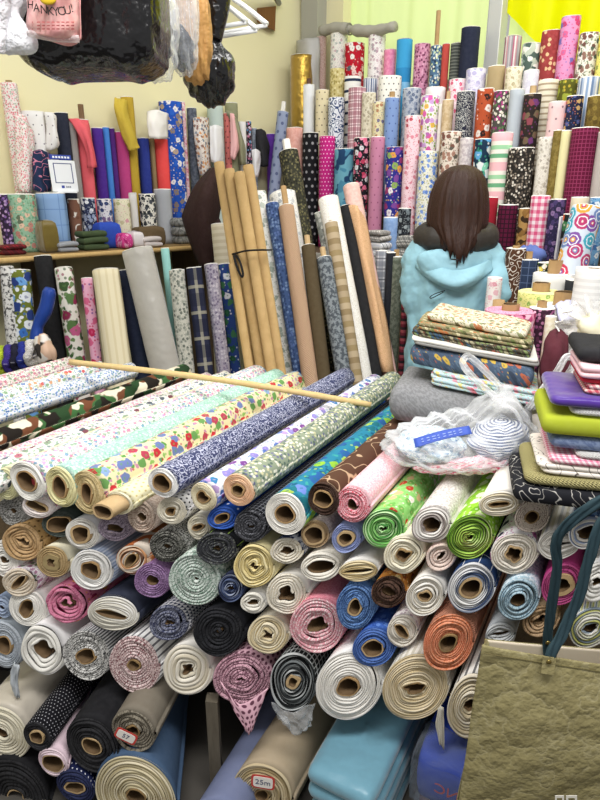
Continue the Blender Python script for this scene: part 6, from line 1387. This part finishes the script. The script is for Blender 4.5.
# ---------------------------------------------------------------- things hung from the pipe under the roof
p0 = onL(279, 3, .03); RZ2 = p0[2]
p1 = np.array((-.55, 1.70, RZ2)); p2 = p0 + (p1 - p0) * 1.45
v, f, uv = tubev([p0 + (p2 - p0) * u for u in np.linspace(0, 1, 10)], .017, 14)
rail = tag(link('hanging_pipe', v, f, simple('grey_pipe', '8f9296', .4, .6), loc=p0), 'grey pipe fixed to the cream wall carrying bags and hangers', 'pipe')
wdb = thing('wall_bracket', 'brown wooden bracket on the cream wall holding the grey pipe', 'bracket', onL(267, 10, .0))
V = [onL(x, y, d) for d in (0, .05) for x, y in ((257, 8), (257, 22), (275, 31), (276, 6))]
part('board', V, [(0, 1, 2, 3), (7, 6, 5, 4), (0, 4, 5, 1), (1, 5, 6, 2), (2, 6, 7, 3), (3, 7, 4, 0)], wood('8a5f34', '5f3f20'), wdb, smooth=False)
BLK = simple('black_bin_film', '0d0d10', .2, 0, (7, .55, .05)); BLK.node_tree.nodes['Principled BSDF'].inputs['Specular IOR Level'].default_value = .6
def onrail(Y): u = (Y - p0[1]) / (p1[1] - p0[1]); return p0 + (p1 - p0) * u
def hungbag(name, label, cx, cy, rxp, ryp, Y, ry, mt, seed, top=None, neck=.25, square=1.0, wr=.012, group='bags hung from the pipe', nparts=True):
    c = atY(cx, cy, Y); k = depth(c) / F; rg = np.random.RandomState(seed); ph = rg.uniform(0, 6, 8)
    anchor = onrail(Y) if top is None else top
    tt = thing(name, label, 'bag', c, group)
    def fn(d, x):
        dd = np.sign(d) * np.abs(d) ** square
        x = c + dd * np.array((rxp * k, ry, ryp * k))
        if d[2] > .2:                       # gathers towards the neck
            s = (d[2] - .2) / .8; x[0] = x[0] * (1 - s * (1 - neck)) + (c[0]) * s * (1 - neck); x[1] = x[1] * (1 - s * .7) + c[1] * s * .7
        h = wr * (math.sin(11 * d[0] + 5 * d[2] + ph[0]) * .6 + math.sin(19 * d[0] - 7 * d[2] + ph[1]) * .35 + abs(math.sin(13 * d[2] + 6 * d[0] + ph[2])) * .4 + .3 * math.sin(31 * d[0] + ph[3]))
        return x + d * h
    v, f, uv = ellv(c, (1, 1, 1), 72, 44, fn); part('bag_body', v, f, mt, tt, uvs=uv)
    tp = c + Z * ryp * k * .96; an = anchor.copy()
    for s_ in (-1, 1):
        P = catmull([tp + np.array((s_ * rxp * k * .2, 0, -.02)), (tp + an) / 2 + np.array((s_ * .03, 0, 0)), an + np.array((s_ * .012, 0, .02)), an + np.array((0, .02 * s_, .021))], 8)
        v, f, uv = tubev(P, np.linspace(.022, .01, len(P)), 10); part('handle', v, f, mt, tt)
    return tt, c, k
hungbag('black_bag', 'huge glossy black plastic bag hung high at the left', 91, 4, 73, 67, 1.60, .12, BLK, 1, square=.42, wr=.004)
tb_, c_, k_ = hungbag('clear_bag', 'clear bag with dark red cloth inside, right of the huge black bag', 157, 22, 20, 54, 1.78, .05, film('clear_film', .16, 'eef2f5', .1, 22), 2, wr=.005, square=.8)
v, f, uv = ellv(c_ + Z * -.03, (.034, .034, .085), 32, 20, lambda d, x: x + d * .006 * math.sin(9 * d[2] + 7 * d[0])); tag(link('cloth_bundle', v, f, fab(('cm', ['2a1216', '5a1420', '121214'], 16)), uvs=uv, loc=c_), 'dark red and black cloth inside the clear hanging bag', 'cloth')
tb_, c_, k_ = hungbag('clear_bag', 'clear bag with dark navy cloth low inside, left of the tan paper bag', 182, 18, 15, 52, 1.89, .05, film('clear_film', .2, 'f2f5f8', .12, 30), 3, wr=.005, square=.75)
v, f, uv = ellv(c_ + Z * -.075, (.03, .034, .055), 32, 20, lambda d, x: x + d * .006 * math.sin(9 * d[2] + 7 * d[0])); tag(link('cloth_bundle', v, f, fab(('tw', '1c2028', '343a46', 60)), uvs=uv, loc=c_), 'dark navy cloth at the bottom of the clear hanging bag', 'cloth')
hungbag('paper_bag', 'tan brown bag hung between the clear bag and the small black bag', 194, 24, 16, 54, 2.00, .05, simple('tan_film', 'b98c52', .5, 0, (14, .6, .03)), 4, square=.7, wr=.006)
tt, c_, k_ = hungbag('black_bag', 'smaller knotted glossy black bag hanging lower at the right', 210, 70, 26, 34, 2.14, .08, BLK, 5, wr=.005, neck=.35, top=onrail(2.14))
P = [atY(213, 40, 2.14), atY(214, 25, 2.14), atY(216, 5, 2.14), atY(216, -25, 2.14)]
v, f, uv = tubev(catmull(P, 6), np.linspace(.028, .05, 19), 20); part('gathered_top', v, f, BLK, tt)
v, f, uv = ellv(atY(213, 37, 2.14), (.03, .03, .018), 20, 12); part('knot', v, f, BLK, tt)
# white garment and pink printed bag in front
wg = [[atY(x, y, Y) for x, y, Y in r] for r in ([(-14, -95, 1.5), (4, -100, 1.46), (26, -60, 1.48)], [(-14, -20, 1.48), (6, -10, 1.42), (30, 8, 1.46)], [(-16, 20, 1.46), (4, 28, 1.41), (27, 34, 1.46)], [(-16, 52, 1.46), (3, 54, 1.42), (17, 57, 1.46)])]
drape('white cotton garment hanging in the upper left corner', 'garment', wg, None, 'hanging_garment', mat=simple('white_cotton', 'e6e7eb', .9, 0, (16, .9, .03)), th=.006, wob=.03, seed=61, k=14)
pk = thing('printed_bag', 'pink printed bag with black lettering in front of the huge black bag', 'bag', atY(54, 10, 1.40))
PKM = NT('pink_printed_film'); PKM.b.inputs['Roughness'].default_value = .3; uv_ = PKM.uv(); PKM.setin(PKM.b.inputs['Base Color'], tweed(PKM, uv_, 'e3a3a2', 'eab6b2', 40)); PKM.bump(PKM.noise(PKM.obj(), 30, 3), .4, .01)
fr_ = [[atY(27, -70, 1.40), atY(52, -74, 1.37), atY(79, -72, 1.40)], [atY(26, -20, 1.40), atY(53, -18, 1.34), atY(80, -20, 1.40)], [atY(28, 18, 1.40), atY(54, 20, 1.345), atY(80, 18, 1.40)], [atY(29, 33, 1.40), atY(54, 37, 1.36), atY(79, 38, 1.40)]]
v, f, uv = sheetv(fr_, 7, .004, 62); solid(part('front_film', v, f, PKM.m, pk, uvs=uv), .002)
bk_ = [[p + np.array((0, .075, 0)) for p in r] for r in fr_]; bk_ = [[r[0] - np.array((0, .07, 0)), r[1], r[2] - np.array((0, .07, 0))] for r in bk_]
v, f, uv = sheetv(bk_, 7, .003, 63); solid(part('back_film', v, f, PKM.m, pk, uvs=uv), .002)
v, f, uv = tubev(catmull([atY(29, 33, 1.398), atY(54, 38, 1.38), atY(79, 39, 1.398)], 6), .007, 8, flat=1.0); part('bottom_seam', v, f, film('clear_film', .3, 'f2e6e6', .2, 40), pk)
for s_ in (-1, 1):
    P = catmull([atY(54 + s_ * 14, -70, 1.39), atY(54 + s_ * 10, -150, 1.42), atY(54, -215, 1.46), onrail(1.46) + Z * .018], 6); v, f, uv = tubev(P, .006, 8); part('handle', v, f, PKM.m, pk)
INKB = simple('black_lettering', '1d1816', .6)
for s_, x, y, r_, sz in (('H', 30.5, 5, -.25, .020), ('A', 36.5, 8, -.2, .020), ('N', 44, 10, -.12, .021), ('K', 50.5, 11.5, .0, .021), ('Y', 56, 12, .1, .021), ('O', 62, 11.5, .18, .021), ('U', 67.5, 10.5, .22, .021), ('!', 72, 8.5, .3, .021)):
    Yl = 1.34 + .06 * ((x - 54) / 26) ** 2 - .008
    ux = np.array((1, .25 * (x - 54) / 26, r_ * .5)); txt(s_, sz, atY(x, y, Yl), ux, Z, INKB, pk, 'printed_lettering')
for r_ in range(3):
    for k in range(9):
        x = 32 + k * 4.9; y = 21.5 + r_ * 3.4; Yl = 1.34 + .06 * ((x - 54) / 26) ** 2 - .004 + .004 * r_
        q = [atY(x_, y_, Yl) for x_, y_ in ((x, y), (x + 3.1, y), (x + 3.1, y + 1.3), (x, y + 1.3))]
        part('small_print', q, [(0, 3, 2, 1)], simple('rose_print', 'b5605f', .6), pk, smooth=False)
v, f, uv = ellv(atY(48, -1, 1.335), (.016, .004, .010), 20, 10); part('printed_motif', v, f, simple('yellow_print', 'd9b52c', .5), pk)
# white hangers
HGM = simple('white_plastic', 'eceeef', .35)
for i, (tx_, ty_, Y, lb) in enumerate(((246, 21, 2.24, 'white plastic hanger nearest the black bags'), (257, 29, 2.31, 'white plastic hanger in the middle of the three'), (267, 24, 2.38, 'white plastic hanger closest to the wooden bracket'))):
    R0 = onrail(Y); tip_ = atY(tx_, ty_, Y); nk = tip_ + np.array((-.19, .05, .115)); dv = nk - tip_
    oth = nk + np.array((-dv[0], -dv[1], dv[2])) * -1; oth = nk + np.array((dv[0], dv[1], -dv[2]))
    hg = thing('hanger', lb, 'hanger', nk, 'white hangers on the pipe')
    v, f, uv = tubev(catmull([tip_, tip_ + dv * .5 + Z * .012, nk, oth - (oth - nk) * .5 + Z * .012, oth], 8), .015, 12, flat=.55); part('shoulder_bar', v, f, HGM, hg)
    v, f, uv = tubev([tip_ + Z * -.004, (tip_ + oth) / 2 - Z * .02, oth - Z * .004], .007, 8) ; part('lower_bar', v, f, HGM, hg)
    hk = R0 + Z * .02
    v, f, uv = tubev(catmull([nk, nk + (hk - nk) * .5, R0 + np.array((-.024, 0, -.01)), R0 + np.array((-.014, 0, .02)), R0 + np.array((.006, 0, .026)), R0 + np.array((.022, 0, .005))], 6), .004, 8); part('hook', v, f, HGM, hg)

# lettering becomes plain meshes
bpy.context.view_layer.update(); dg = bpy.context.evaluated_depsgraph_get()
for o in TXT:
    nm = o.name; me = bpy.data.meshes.new_from_object(o.evaluated_get(dg)); me.name = nm
    q = bpy.data.objects.new(nm.split('.')[0], me); C.objects.link(q); q.parent = o.parent; q.matrix_local = o.matrix_local
    bpy.data.objects.remove(o)
